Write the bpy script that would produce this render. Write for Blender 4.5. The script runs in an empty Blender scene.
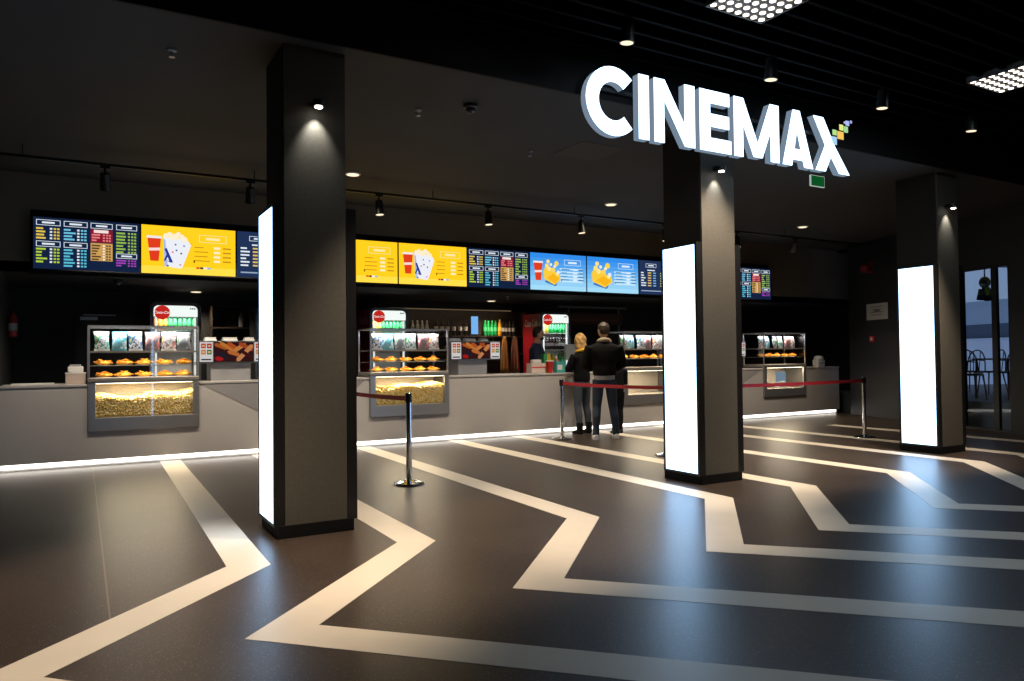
import bpy, bmesh, math, random
from mathutils import Vector, Matrix
random.seed(7)
SC = bpy.context.scene
COL = SC.collection
PI = math.pi

# ------------------------------------------------------------------ materials
MATS = {}
def mat(name, col, rough=0.5, metal=0.0, noise=0.0, nscale=20.0, spec=0.5, coat=0.0, bump=0.0):
    if name in MATS: return MATS[name]
    m = bpy.data.materials.new(name); m.use_nodes = True
    nt = m.node_tree; b = nt.nodes['Principled BSDF']
    b.inputs['Base Color'].default_value = (*col, 1)
    b.inputs['Roughness'].default_value = rough
    b.inputs['Metallic'].default_value = metal
    b.inputs['Specular IOR Level'].default_value = spec
    b.inputs['Coat Weight'].default_value = coat
    if noise or bump:
        tc = nt.nodes.new('ShaderNodeTexCoord'); n = nt.nodes.new('ShaderNodeTexNoise')
        n.inputs['Scale'].default_value = nscale; n.inputs['Detail'].default_value = 4
        nt.links.new(tc.outputs['Object'], n.inputs['Vector'])
        if noise:
            r = nt.nodes.new('ShaderNodeMapRange')
            r.inputs['To Min'].default_value = 1 - noise; r.inputs['To Max'].default_value = 1 + noise
            mx = nt.nodes.new('ShaderNodeVectorMath'); mx.operation = 'SCALE'
            mx.inputs[0].default_value = col
            nt.links.new(n.outputs['Fac'], r.inputs['Value'])
            nt.links.new(r.outputs['Result'], mx.inputs['Scale'])
            nt.links.new(mx.outputs['Vector'], b.inputs['Base Color'])
        if bump:
            bp = nt.nodes.new('ShaderNodeBump'); bp.inputs['Strength'].default_value = bump
            nt.links.new(n.outputs['Fac'], bp.inputs['Height'])
            nt.links.new(bp.outputs['Normal'], b.inputs['Normal'])
    MATS[name] = m
    return m
def emis(name, col, s):
    if name in MATS: return MATS[name]
    m = bpy.data.materials.new(name); m.use_nodes = True
    nt = m.node_tree; nt.nodes.clear()
    o = nt.nodes.new('ShaderNodeOutputMaterial'); e = nt.nodes.new('ShaderNodeEmission')
    e.inputs['Color'].default_value = (*col, 1); e.inputs['Strength'].default_value = s
    nt.links.new(e.outputs[0], o.inputs[0])
    MATS[name] = m
    return m
def glass(name, tint=(1, 1, 1), refl=0.06):
    if name in MATS: return MATS[name]
    m = bpy.data.materials.new(name); m.use_nodes = True
    nt = m.node_tree; nt.nodes.clear()
    o = nt.nodes.new('ShaderNodeOutputMaterial'); t = nt.nodes.new('ShaderNodeBsdfTransparent')
    g = nt.nodes.new('ShaderNodeBsdfGlossy'); x = nt.nodes.new('ShaderNodeMixShader')
    t.inputs[0].default_value = (*tint, 1); g.inputs['Roughness'].default_value = 0.03
    x.inputs[0].default_value = refl
    nt.links.new(t.outputs[0], x.inputs[1]); nt.links.new(g.outputs[0], x.inputs[2])
    nt.links.new(x.outputs[0], o.inputs[0])
    MATS[name] = m
    return m
def srgb(r, g, b):
    f = lambda c: (c/255/12.92) if c <= 10 else ((c/255+0.055)/1.055)**2.4
    return (f(r), f(g), f(b))
def scr(r, g, b, s=1.0):                       # a colour a lit display gives off
    return emis('display_%d_%d_%d_%d' % (r, g, b, int(s*100)), srgb(r, g, b), s)

M_black = mat('black_paint', (0.005, 0.005, 0.006), 0.65, noise=0.2, nscale=3, spec=0.2)
M_blackm = mat('black_metal', (0.015, 0.015, 0.016), 0.35, 0.3)
M_core = mat('dark_pillar_core', (0.006, 0.0075, 0.010), 0.55, noise=0.2, nscale=6)  # pillar core, coloured darker than the front cladding
M_clad = mat('grey_pillar_cladding', (0.085, 0.078, 0.064), 0.6, noise=0.25, nscale=35)
M_bulk = mat('glow_brown_plaster', (0.20, 0.165, 0.115), 0.8, noise=0.35, nscale=1.2)  # reflected light on the bulkhead is worked into this lighter brown
M_ceil = mat('dark_plaster', (0.028, 0.030, 0.033), 0.8, noise=0.3, nscale=1.6)
M_wall = mat('charcoal_wall', (0.016, 0.016, 0.016), 0.7, noise=0.25, nscale=2)
M_wallr = mat('charcoal_blue_wall', (0.012, 0.014, 0.017), 0.55, noise=0.25, nscale=2)
M_slat = mat('black_slat', (0.003, 0.003, 0.0035), 0.8, spec=0.02)
M_counter = mat('pale_grey_laminate', (0.50, 0.475, 0.465), 0.42, noise=0.05, nscale=4)
M_facet = mat('shaded_grey_laminate', (0.30, 0.29, 0.295), 0.45, noise=0.05, nscale=4)  # facets are built flat; this darker grey paints in their tilted-away shade
M_steel = mat('brushed_steel', (0.45, 0.45, 0.47), 0.34, 0.8, noise=0.12, nscale=60)
M_steeld = mat('dark_steel', (0.16, 0.16, 0.17), 0.35, 0.8, noise=0.1, nscale=60)
M_chrome = mat('chrome', (0.75, 0.75, 0.76), 0.12, 1.0)
M_glass = glass('clear_glass')
M_wglass = glass('window_glass', (0.85, 0.9, 0.95), 0.02)
M_red = mat('red_plastic', (0.62, 0.02, 0.02), 0.35)
M_belt = mat('red_webbing', (0.42, 0.012, 0.028), 0.7)
M_white = mat('white_plastic', (0.75, 0.74, 0.72), 0.4)
M_grey = mat('grey_plastic', (0.30, 0.31, 0.33), 0.45)
M_lens = emis('warm_lamp_lens', (1.0, 0.82, 0.56), 1.35)
M_lensc = emis('neutral_lamp_lens', (1.0, 0.93, 0.8), 12)
M_lensp = emis('panel_lens', (1.0, 0.92, 0.80), 2.6)
M_box = emis('lightbox_diffuser', (0.40, 0.66, 1.0), 5.2)
M_letter = emis('sign_face', (0.55, 0.76, 1.0), 3.6)
M_return = emis('sign_return', (0.50, 0.68, 0.90), 0.34)
M_led = emis('led_strip', (1.0, 0.93, 0.83), 4.5)
M_ledc = emis('cool_led_strip', (0.95, 0.97, 1.0), 5.0)
M_fint = mat('fridge_lining', (0.8, 0.82, 0.8), 0.5)
M_fhead = emis('fridge_header_light', (0.90, 0.97, 0.93), 1.0)

def floor_mat():
    m = bpy.data.materials.new('dark_terrazzo'); m.use_nodes = True
    nt = m.node_tree; b = nt.nodes['Principled BSDF']; L = nt.links
    tc = nt.nodes.new('ShaderNodeTexCoord')
    n = nt.nodes.new('ShaderNodeTexNoise'); n.inputs['Scale'].default_value = 1.3; n.inputs['Detail'].default_value = 8
    n2 = nt.nodes.new('ShaderNodeTexNoise'); n2.inputs['Scale'].default_value = 95; n2.inputs['Detail'].default_value = 5; n2.inputs['Roughness'].default_value = 0.8
    v = nt.nodes.new('ShaderNodeTexVoronoi'); v.inputs['Scale'].default_value = 85
    for x in (n, n2, v): L.new(tc.outputs['Object'], x.inputs['Vector'])
    r1 = nt.nodes.new('ShaderNodeValToRGB')
    r1.color_ramp.elements[0].position = 0.36; r1.color_ramp.elements[0].color = (0.026, 0.0178, 0.0132, 1)
    r1.color_ramp.elements[1].position = 0.66; r1.color_ramp.elements[1].color = (0.058, 0.040, 0.029, 1)
    mixn = nt.nodes.new('ShaderNodeMix'); mixn.data_type = 'FLOAT'; mixn.inputs[0].default_value = 0.62
    L.new(n.outputs['Fac'], mixn.inputs[2]); L.new(n2.outputs['Fac'], mixn.inputs[3])
    L.new(mixn.outputs[0], r1.inputs['Fac'])
    # pale mineral flecks: only some of the cells carry one
    lt = nt.nodes.new('ShaderNodeMath'); lt.operation = 'LESS_THAN'; lt.inputs[1].default_value = 0.24
    L.new(v.outputs['Distance'], lt.inputs[0])
    sp = nt.nodes.new('ShaderNodeSeparateColor'); L.new(v.outputs['Color'], sp.inputs[0])
    gt = nt.nodes.new('ShaderNodeMath'); gt.operation = 'GREATER_THAN'; gt.inputs[1].default_value = 0.52
    L.new(sp.outputs[0], gt.inputs[0])
    mu = nt.nodes.new('ShaderNodeMath'); mu.operation = 'MULTIPLY'
    L.new(lt.outputs[0], mu.inputs[0]); L.new(gt.outputs[0], mu.inputs[1])
    mx = nt.nodes.new('ShaderNodeMix'); mx.data_type = 'RGBA'; mx.inputs[7].default_value = (0.20, 0.17, 0.14, 1)
    L.new(mu.outputs[0], mx.inputs[0]); L.new(r1.outputs['Color'], mx.inputs[6])
    L.new(mx.outputs[2], b.inputs['Base Color'])
    b.inputs['Roughness'].default_value = 0.36
    b.inputs['Specular IOR Level'].default_value = 0.45
    return m
M_floor = floor_mat()
M_stripe = mat('cream_floor_inlay', (0.70, 0.625, 0.51), 0.40, noise=0.06, nscale=5)
M_joint = mat('brass_floor_joint', (0.20, 0.15, 0.11), 0.4, 0.3)

# ------------------------------------------------------------------ mesh building
class MB:
    def __init__(s): s.v = []; s.f = []; s.mi = []; s.mats = []
    def m(s, mt):
        if mt not in s.mats: s.mats.append(mt)
        return s.mats.index(mt)
    def add(s, vs, fs, mt):
        o = len(s.v); i = s.m(mt)
        s.v += [tuple(p) for p in vs]
        for f in fs: s.f.append([o+k for k in f]); s.mi.append(i)
        return s
    def box(s, x0, x1, y0, y1, z0, z1, mt, ch=0.0):
        if ch <= 0:
            vs = [(x0,y0,z0),(x1,y0,z0),(x1,y1,z0),(x0,y1,z0),(x0,y0,z1),(x1,y0,z1),(x1,y1,z1),(x0,y1,z1)]
            return s.add(vs, [(0,3,2,1),(4,5,6,7),(0,1,5,4),(1,2,6,5),(2,3,7,6),(3,0,4,7)], mt)
        bm = bmesh.new()
        bmesh.ops.create_cube(bm, size=1)
        for v in bm.verts:
            v.co = Vector(((x0+x1)/2+v.co.x*(x1-x0), (y0+y1)/2+v.co.y*(y1-y0), (z0+z1)/2+v.co.z*(z1-z0)))
        bmesh.ops.bevel(bm, geom=list(bm.edges), offset=ch, segments=2, affect='EDGES', profile=0.5)
        return s.bm(bm, mt)
    def bm(s, bm, mt):
        bm.verts.ensure_lookup_table(); bm.verts.index_update()
        s.add([v.co[:] for v in bm.verts], [[v.index for v in f.verts] for f in bm.faces], mt); bm.free(); return s
    def prism(s, pts, h, mt, axis='z', a=0.0):
        # polygon pts (2D) extruded from a to a+h along axis; 'y': pts are (x,z); 'x': pts are (y,z)
        def P(p, t):
            return (p[0], p[1], t) if axis == 'z' else ((p[0], t, p[1]) if axis == 'y' else (t, p[0], p[1]))
        n = len(pts)
        vs = [P(p, a) for p in pts] + [P(p, a+h) for p in pts]
        fs = [list(range(n))[::-1], list(range(n, 2*n))] + [[i, (i+1) % n, n+(i+1) % n, n+i] for i in range(n)]
        return s.add(vs, fs, mt)
    def cyl(s, p0, p1, r0, mt, r1=None, n=16):
        p0 = Vector(p0); p1 = Vector(p1); d = (p1-p0).normalized()
        u = d.orthogonal().normalized(); w = d.cross(u); r1 = r0 if r1 is None else r1
        vs = [p0+(u*math.cos(2*PI*k/n)+w*math.sin(2*PI*k/n))*r0 for k in range(n)]
        vs += [p1+(u*math.cos(2*PI*k/n)+w*math.sin(2*PI*k/n))*r1 for k in range(n)]
        fs = [list(range(n))[::-1], list(range(n, 2*n))] + [[k, (k+1) % n, n+(k+1) % n, n+k] for k in range(n)]
        return s.add(vs, fs, mt)
    def tube(s, pts, r, mt, n=10):
        for a, b in zip(pts[:-1], pts[1:]): s.cyl(a, b, r, mt, n=n)
        return s
    def lathe(s, prof, mt, c=(0, 0, 0), n=18):
        vs = []; fs = []
        for r, z in prof:
            for k in range(n): vs.append((c[0]+r*math.cos(2*PI*k/n), c[1]+r*math.sin(2*PI*k/n), c[2]+z))
        for i in range(len(prof)-1):
            for k in range(n): fs.append([i*n+k, i*n+(k+1) % n, (i+1)*n+(k+1) % n, (i+1)*n+k])
        fs.append(list(range(n))[::-1]); fs.append([(len(prof)-1)*n+k for k in range(n)])
        return s.add(vs, fs, mt)
    def ell(s, c, r, mt, nu=14, nv=9, rot=None, fn=None):
        vs = []; fs = []
        for j in range(nv+1):
            t = PI*j/nv
            for k in range(nu):
                a = 2*PI*k/nu
                p = Vector((math.sin(t)*math.cos(a)*r[0], math.sin(t)*math.sin(a)*r[1], math.cos(t)*r[2]))
                if fn: p = fn(p)
                if rot is not None: p = rot @ p
                vs.append(p+Vector(c))
        for j in range(nv):
            for k in range(nu): fs.append([j*nu+k, (j+1)*nu+k, (j+1)*nu+(k+1) % nu, j*nu+(k+1) % nu])
        return s.add(vs, fs, mt)
    def loft(s, rings, mt, n=18):
        # rings: (centre, half-width vector, half-depth vector)
        vs = []; fs = []
        for c, a, b in rings:
            c = Vector(c); a = Vector(a); b = Vector(b)
            for k in range(n):
                t = 2*PI*k/n; vs.append(c+a*math.cos(t)+b*math.sin(t))
        for i in range(len(rings)-1):
            for k in range(n): fs.append([i*n+k, i*n+(k+1) % n, (i+1)*n+(k+1) % n, (i+1)*n+k])
        fs.append(list(range(n))[::-1]); fs.append([(len(rings)-1)*n+k for k in range(n)])
        return s.add(vs, fs, mt)
    def limb(s, pts, rs, mt, n=14):
        rings = []
        for i, p in enumerate(pts):
            p = Vector(p)
            d = (Vector(pts[min(i+1, len(pts)-1)])-Vector(pts[max(i-1, 0)])).normalized()
            ref = Vector((0, 1, 0)) if abs(d.y) < 0.9 else Vector((1, 0, 0))
            u = d.cross(ref).normalized(); w = d.cross(u)
            r = rs[i]; r = r if isinstance(r, tuple) else (r, r)
            rings.append((p, u*r[0], w*r[1]))
        return s.loft(rings, mt, n)
    def build(s, name, parent=None, smooth=False, loc=None, rz=0.0):
        me = bpy.data.meshes.new(name)
        me.from_pydata(s.v, [], s.f)
        for x in s.mats: me.materials.append(x)
        me.polygons.foreach_set('material_index', s.mi)
        if smooth: me.polygons.foreach_set('use_smooth', [True]*len(s.f))
        me.update()
        bm = bmesh.new(); bm.from_mesh(me); bmesh.ops.recalc_face_normals(bm, faces=bm.faces); bm.to_mesh(me); bm.free()
        if smooth:
            try: me.set_sharp_from_angle(angle=math.radians(40))
            except Exception: pass
        o = bpy.data.objects.new(name, me); COL.objects.link(o)
        if parent: o.parent = parent
        if loc: o.location = loc
        if rz: o.rotation_euler = (0, 0, rz)
        return o

def tag(o, label, cat, group=None, kind=None):
    o['label'] = label; o['category'] = cat
    if group: o['group'] = group
    if kind: o['kind'] = kind
    return o
def thing(name, label, cat, loc=(0, 0, 0), rz=0.0, group=None):
    o = bpy.data.objects.new(name, None); COL.objects.link(o)
    o.empty_display_size = 0.1; o.location = loc; o.rotation_euler = (0, 0, rz)
    return tag(o, label, cat, group)
def struct(o):
    o['kind'] = 'structure'; return o
def dup(root, loc, rz=None, label=None, group=None):
    r = root.copy(); COL.objects.link(r); r.location = loc
    if rz is not None: r.rotation_euler = (0, 0, rz)
    if label: r['label'] = label
    if group: r['group'] = group
    for ch in list(root.children):
        c = ch.copy(); COL.objects.link(c); c.parent = r
        for g in list(ch.children):
            d = g.copy(); COL.objects.link(d); d.parent = c
    return r
def setE(root, e, col=None):
    for c in root.children:
        if c.type == 'LIGHT':
            c.data = c.data.copy(); c.data.energy = e
            if col: c.data.color = col
    return root
def text_geo(body, size, shear=0.0, bold=0.0):
    cu = bpy.data.curves.new('txt', 'FONT'); cu.body = body; cu.size = size; cu.shear = shear
    cu.align_x = 'CENTER'; cu.align_y = 'CENTER'; cu.offset = bold; cu.resolution_u = 3
    ob = bpy.data.objects.new('txt', cu)
    me = ob.to_mesh()
    vs = [tuple(v.co) for v in me.vertices]; fs = [list(p.vertices) for p in me.polygons]
    ob.to_mesh_clear(); bpy.data.objects.remove(ob); bpy.data.curves.remove(cu)
    return vs, fs
def light(name, kind, loc, parent, energy, col=(1, 0.86, 0.68), aim=None, size=0.05, angle=60, blend=0.6):
    l = bpy.data.lights.new(name, kind); l.energy = energy; l.color = col
    if kind == 'SPOT': l.spot_size = math.radians(angle); l.spot_blend = blend; l.shadow_soft_size = size
    elif kind == 'AREA':
        l.shape = 'RECTANGLE'
        l.size, l.size_y = size if isinstance(size, tuple) else (size, size)
    else: l.shadow_soft_size = size
    o = bpy.data.objects.new(name, l); COL.objects.link(o); o.location = loc
    if parent: o.parent = parent
    d = Vector(aim) if aim else Vector((0, 0, -1))
    o.rotation_euler = d.to_track_quat('-Z', 'Y').to_euler()
    return o

# ------------------------------------------------------------------ camera
yaw, pit, rol, F = .526918, .0226082, .0106919, 750.11
f = Vector((math.sin(yaw)*math.cos(pit), math.cos(yaw)*math.cos(pit), math.sin(pit)))
r = f.cross(Vector((0, 0, 1))).normalized(); d = f.cross(r)
r2 = r*math.cos(rol)+d*math.sin(rol); d2 = -r*math.sin(rol)+d*math.cos(rol)
cd = bpy.data.cameras.new('camera'); cam = bpy.data.objects.new('camera', cd); COL.objects.link(cam)
mw = Matrix.Identity(4)
for i, c in enumerate((r2, -d2, -f)):
    for k in range(3): mw[k][i] = c[k]
mw.translation = (0, 0, 1.3); cam.matrix_world = mw
cd.sensor_fit = 'HORIZONTAL'; cd.sensor_width = 36; cd.lens = F/1024*36; cd.clip_end = 300; cd.clip_start = 0.05
SC.camera = cam

# ------------------------------------------------------------------ setting
ZC = 3.64                                        # bay ceiling
m = MB(); m.box(-6, 17, -6, 13.9, -0.2, 0, M_floor)
def stripe(x, bend=4.98, low=3.685, w=0.25, run=5.6, top=10.74, k45=0.955):
    c = 0.5*w*math.tan(PI/8)
    xr = x+w
    k = w*math.sqrt(2)
    lv = (x-(bend+c-low)*k45, low); rv = (xr-(bend-c-low)*k45, low)
    sk = (top-bend)*0.021
    L = [(x+sk, top), (x, bend+c), lv, (lv[0]+run*0.965, low-run)]
    R = [(xr+sk, top), (xr, bend-c), rv, (rv[0]+run*0.965, low-run)]
    for i in range(3):
        m.prism([L[i], R[i], R[i+1], L[i+1]], 0.0012, M_stripe, 'z', 0.0)
for x, kk in ((0.825, 0.955), (1.97, 0.955), (3.42, 0.958), (4.93, 0.975), (6.075, 0.985), (7.62, 1.04), (9.11, 1.05), (10.28, 1.05), (11.77, 1.05)): stripe(x, top=10.74 if x < 11 else 9.0, k45=kk)
m.prism([(0.148, 4.3), (0.158, 4.3), (0.192, 10.74), (0.182, 10.74)], 0.001, M_joint)
m.box(0.36, 2.7, 10.64, 10.646, 0, 0.001, M_joint)
struct(m.build('floor'))

m = MB(); m.box(-1.0, 15.8, 5.45, 10.95, ZC, ZC+0.25, M_ceil); m.box(4.75, 5.35, 6.6, 7.2, ZC-0.004, ZC, mat('hatch_paint', (0.046, 0.044, 0.043), 0.8))
struct(m.build('ceiling'))
m = MB(); m.box(-6, 17, -6, 5.424, 4.45, 4.6, M_black)
y = -5.9
while y < 5.35:
    m.box(-6, 17, y, y+0.035, 4.02, 4.18, M_slat); y += 0.215
struct(m.build('ceiling'))
m = MB(); m.box(-6, 17, 5.425, 5.449, ZC-0.001, 4.6, M_black)
m2 = m.build('trim_1'); m2.location = (0, 0.0, 0); struct(m2)
# the bulkhead the menu screens hang on and its soffit over the working aisle
m = MB(); m.box(-0.98, 15.8, 10.99, 11.15, 2.43, ZC+0.25, M_bulk); m.box(-0.98, 15.8, 10.99, 13.6, 2.43, 2.55, M_ceil)
struct(m.build('trim_2'))
struct(MB().box(-6, 17, 13.6, 13.8, -0.0, 4.0, M_wall).build('wall_back'))
struct(MB().box(-1.0, -0.8, 5.46, 13.6, 0, 4.0, M_wall).build('wall_left'))
struct(MB().box(-6, -0.8, 5.26, 5.46, 0, 4.6, M_wall).build('wall_left_return'))
struct(MB().box(-6.2, -6, -6, 5.46, 0, 4.6, M_wall).build('wall_lobby_left'))
struct(MB().box(-6, 17, -6.2, -6, 0, 4.6, M_wall).build('wall_front'))
struct(MB().box(15.8, 16.0, 10.3, 13.6, 0, 4.0, M_wall).build('wall_passage'))

# oblique right wall with the glazed opening; local frame: +x runs towards the camera side, +y away from the hall
A0 = Vector((14.49, 10.37, 0)); WA = math.atan2(-0.93732, -0.34846)
def W(s, z, n=0.0):
    return (A0.x-0.34846*s+0.93732*n, A0.y-0.93732*s-0.34846*n, z)
def wbox(mb, s0, s1, n0, n1, z0, z1, mt):
    vs = [W(s, z, n) for z in (z0, z1) for (s, n) in ((s0, n0), (s1, n0), (s1, n1), (s0, n1))]
    mb.add(vs, [(0,3,2,1),(4,5,6,7),(0,1,5,4),(1,2,6,5),(2,3,7,6),(3,0,4,7)], mt)
m = MB()
wbox(m, 0, 3.16, 0, 0.06, 0, 4.0, M_wallr); wbox(m, 4.24, 5.6, 0, 0.06, 0, 4.6, M_wallr); wbox(m, 3.16, 4.24, 0, 0.06, 2.76, 4.6, M_wallr)
struct(m.build('wall_right'))
struct(MB().box(12.2, 17, 5.27, 5.46, 0, 4.6, M_wall).build('wall_right_return'))
struct(MB().box(17, 17.2, -6, 5.3, 0, 4.6, M_wall).build('wall_lobby_right'))
win = MB()
for s0, s1 in ((3.16, 3.25), (3.86, 3.97), (4.20, 4.24)): wbox(win, s0, s1, 0.0, 0.05, 0.03, 2.76, M_blackm)
for z0, z1 in ((0.0, 0.03), (2.70, 2.76)): wbox(win, 3.16, 4.24, 0.0, 0.05, z0, z1, M_blackm)
wo = struct(win.build('window_1'))
g = MB(); wbox(g, 3.25, 3.86, 0.02, 0.028, 0.03, 2.70, M_wglass); g.build('pane', wo)
g = MB(); wbox(g, 3.97, 4.20, 0.02, 0.028, 0.03, 2.70, M_wglass); g.build('pane', wo)

# dining room beyond the glass: raised floor, then a glazed wall to the outdoors
M_plat = mat('dining_floor', (0.12, 0.14, 0.17), 0.55)
m = MB(); wbox(m, -3, 6.5, 0.25, 9.0, -0.2, 0.44, M_plat); struct(m.build('floor'))
m = MB(); wbox(m, -3, 6.5, 0.25, 9.0, 3.6, 3.7, M_black); struct(m.build('ceiling'))
m = MB()
for s in (-3, -0.6, 1.9, 4.4, 6.4): wbox(m, s, s+0.07, 8.9, 9.0, 0.44, 3.6, M_blackm)
struct(m.build('window_2'))
m = MB(); wbox(m, -60, 60, 9.0, 90, -0.6, -0.3, mat('snow', (0.75, 0.78, 0.85), 0.9)); struct(m.build('floor'))
def outbuilding(name, label, s, n, w, dp, h, rh, cw, cr):
    t = thing(name, label, 'building', W(s, -0.3, n), WA)
    MB().box(-w/2, w/2, 0, dp, 0, h, cw).build('wall', t)
    MB().prism([(-w/2-0.5, h), (w/2+0.5, h), (w/2-1.0, h+rh), (-w/2+1.0, h+rh)], dp, cr, 'y', 0).build('roof', t)
    return t
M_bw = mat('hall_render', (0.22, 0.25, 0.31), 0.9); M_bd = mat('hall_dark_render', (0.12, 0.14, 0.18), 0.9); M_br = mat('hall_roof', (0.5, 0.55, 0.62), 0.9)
# ------------------------------------------------------------------ pillars and lightboxes
W3 = ('leftmost', 'middle', 'rightmost')
def make_pillar(label):
    t = thing('pillar', label, 'pillar', (0, 0, 0), 0, 'square pillars under the fascia')
    MB().box(0.0, 0.47, 0.018, 0.56, 0.10, ZC, M_core).build('core', t)
    MB().box(0.004, 0.466, 0.0, 0.018, 0.095, ZC-0.001, M_clad).build('cladding', t)
    MB().box(-0.045, 0.52, 0.0, 0.56, 0.0, 0.095, M_black, 0.004).build('plinth', t)
    return t
PX = (1.315, 5.475, 9.615)
P0 = make_pillar('leftmost square grey-fronted pillar, standing nearest the camera')
P0.location = (PX[0], 5.57, 0)
dup(P0, (PX[1], 5.57, 0), label='middle square pillar rising behind the lit white sign letters')
dup(P0, (PX[2], 5.57, 0), label='rightmost square pillar, nearest the glazed doorway')
def make_lightbox(lit, label):
    t = thing('lightbox', label, 'lightbox', (0, 0, 0), 0, 'lit lightboxes' if lit else 'unlit lightboxes')
    m = MB()
    m.box(0.012, 0.075, 0, 0.53, 0.088, 2.45, M_blackm)
    for y0, y1, z0, z1 in ((0, 0.03, 0.088, 2.45), (0.50, 0.53, 0.088, 2.45), (0.03, 0.50, 0.088, 0.11), (0.03, 0.50, 2.425, 2.45)):
        m.box(0, 0.012, y0, y1, z0, z1, M_blackm)
    m.build('frame', t)
    MB().box(0.004, 0.012, 0.03, 0.50, 0.11, 2.425, M_box if lit else mat('dark_acrylic', (0.02, 0.018, 0.016), 0.25)).build('diffuser', t)
    return t
LB = make_lightbox(True, 'glowing white lightbox on the left side of the leftmost pillar')
LB.location = (PX[0]-0.0755, 5.572, 0)
dup(LB, (PX[1]-0.0755, 5.572, 0), label='glowing white lightbox on the left side of the middle pillar')
dup(LB, (PX[2]-0.0755, 5.572, 0), label='glowing white lightbox on the left side of the rightmost pillar')
LU = make_lightbox(False, 'dark unlit lightbox on the right side of the leftmost pillar')
LU.rotation_euler = (0, 0, PI); LU.location = (PX[0]+0.5455, 6.10, 0)
dup(LU, (PX[1]+0.5455, 6.10, 0), label='dark unlit lightbox on the right side of the middle pillar')
dup(LU, (PX[2]+0.5455, 6.10, 0), label='dark unlit lightbox on the right side of the rightmost pillar')
# little wall-washing lamps on the pillar fronts
def make_washer(label):
    t = thing('pillar_lamp', label, 'lamp', (0, 0, 0), 0, 'lamps on the pillar fronts')
    m = MB(); m.box(-0.02, 0.02, -0.06, 0.0, 0.02, 0.06, M_blackm); m.cyl((0, -0.10, 0.0), (0, -0.10, 0.045), 0.042, M_blackm); m.build('housing', t)
    MB().cyl((0, -0.10, -0.008), (0, -0.10, 0.0), 0.028, M_lensc).build('lens', t)
    light('washer_light', 'SPOT', (0, -0.085, -0.02), t, 13, (1, 0.97, 0.88), (0, 0.42, -1), 0.02, 72, 0.9)
    return t
wz = 3.17
w0 = make_washer('small lit lamp near the top of the leftmost pillar'); w0.location = (PX[0]+0.235, 5.57, wz)
dup(w0, (PX[1]+0.19, 5.57, wz), label='small lit lamp on the middle pillar, under the sign letters')
dup(w0, (PX[2]+0.19, 5.57, wz), label='small lit lamp near the top of the rightmost pillar')

# ------------------------------------------------------------------ CINEMAX sign
sg = thing('cinema_sign', 'large glowing white CINEMAX letter sign on the black fascia', 'sign', (0, 5.3, 0))
def letter(polys, holes=None):
    m = MB()
    for pl in polys:
        m.prism(pl, 0.006, M_letter, 'y', 0.0)
        m.prism(pl, 0.076, M_return, 'y', 0.0062)
    o = m.build('letter', sg)
    return o
zb, zt, sw = 3.292, 3.890, 0.135
def bar(x0, x1, z0=zb, z1=zt): return [(x0, z0), (x1, z0), (x1, z1), (x0, z1)]
# C
cx_, cz_, Rx, Rz = 4.165, 3.588, 0.303, 0.312
pl = []; N = 26; a0, a1 = math.radians(46), math.radians(314)
segs = []
for k in range(N):
    t0 = a0+(a1-a0)*k/N; t1 = a0+(a1-a0)*(k+1)/N
    o_ = lambda t, q=1.0: (cx_+(Rx-q)*math.cos(t), cz_+(Rz-q)*math.sin(t))
    segs.append([o_(t0, 0), o_(t1, 0), o_(t1, 0.137), o_(t0, 0.137)])
letter(segs)
letter([bar(4.455, 4.575)])                                                          # I
letter([bar(4.641, 4.760), bar(5.018, 5.146), [(4.641, zt), (4.768, zt), (5.146, zb), (5.018, zb)]])   # N
letter([bar(5.214, 5.350), bar(5.35, 5.630, zb, zb+0.132), bar(5.35, 5.605, 3.535, 3.662), bar(5.35, 5.612, zt-0.125, zt)])  # E
letter([bar(5.677, 5.800), bar(6.203, 6.328), [(5.677, zt), (5.806, zt), (6.075, zb+0.02), (5.95, zb+0.02)], [(6.198, zt), (6.328, zt), (6.075, zb+0.02), (5.95, zb+0.02)]])  # M
letter([[(6.382, zb), (6.522, zb), (6.655, zt), (6.55, zt)], [(6.55, zt), (6.655, zt), (6.856, zb), (6.718, zb)], bar(6.50, 6.74, 3.36, 3.475)])  # A
letter([[(6.877, zt-0.01), (7.038, zt-0.01), (7.225, 3.585), (7.469, zb), (7.295, zb), (7.065, 3.58)], [(6.902, zb), (7.062, zb), (7.225, 3.585), (7.16, 3.66), (7.065, 3.58)]])  # X
for x0, x1, z0, z1, c in ((7.160, 7.262, 3.608, 3.695, (0.42, 0.68, 0.95)), (7.278, 7.380, 3.682, 3.766, (1.0, 0.60, 0.12)),
                          (7.196, 7.262, 3.714, 3.772, (0.50, 0.80, 0.30)), (7.315, 7.378, 3.783, 3.846, (0.85, 0.90, 0.25)),
                          (7.392, 7.458, 3.770, 3.836, (0.40, 0.75, 0.35)), (7.425, 7.482, 3.850, 3.904, (0.45, 0.55, 1.0)),
                          (7.502, 7.532, 3.886, 3.916, (0.40, 0.42, 0.85)), (7.395, 7.418, 3.868, 3.890, (0.55, 0.50, 0.9))):
    m = MB(); m.box(x0, x1, 0, 0.006, z0, z1, emis('sign_tile_%d' % int(x0*1000), c, 0.95)); m.box(x0, x1, 0.0062, 0.10, z0, z1, M_blackm)
    o = m.build('tile', sg); o['label'] = 'small coloured tile beside the X'
MB().box(3.95, 7.45, 0.0825, 0.1245, 3.70, 3.735, M_blackm).build('rail', sg)

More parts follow.
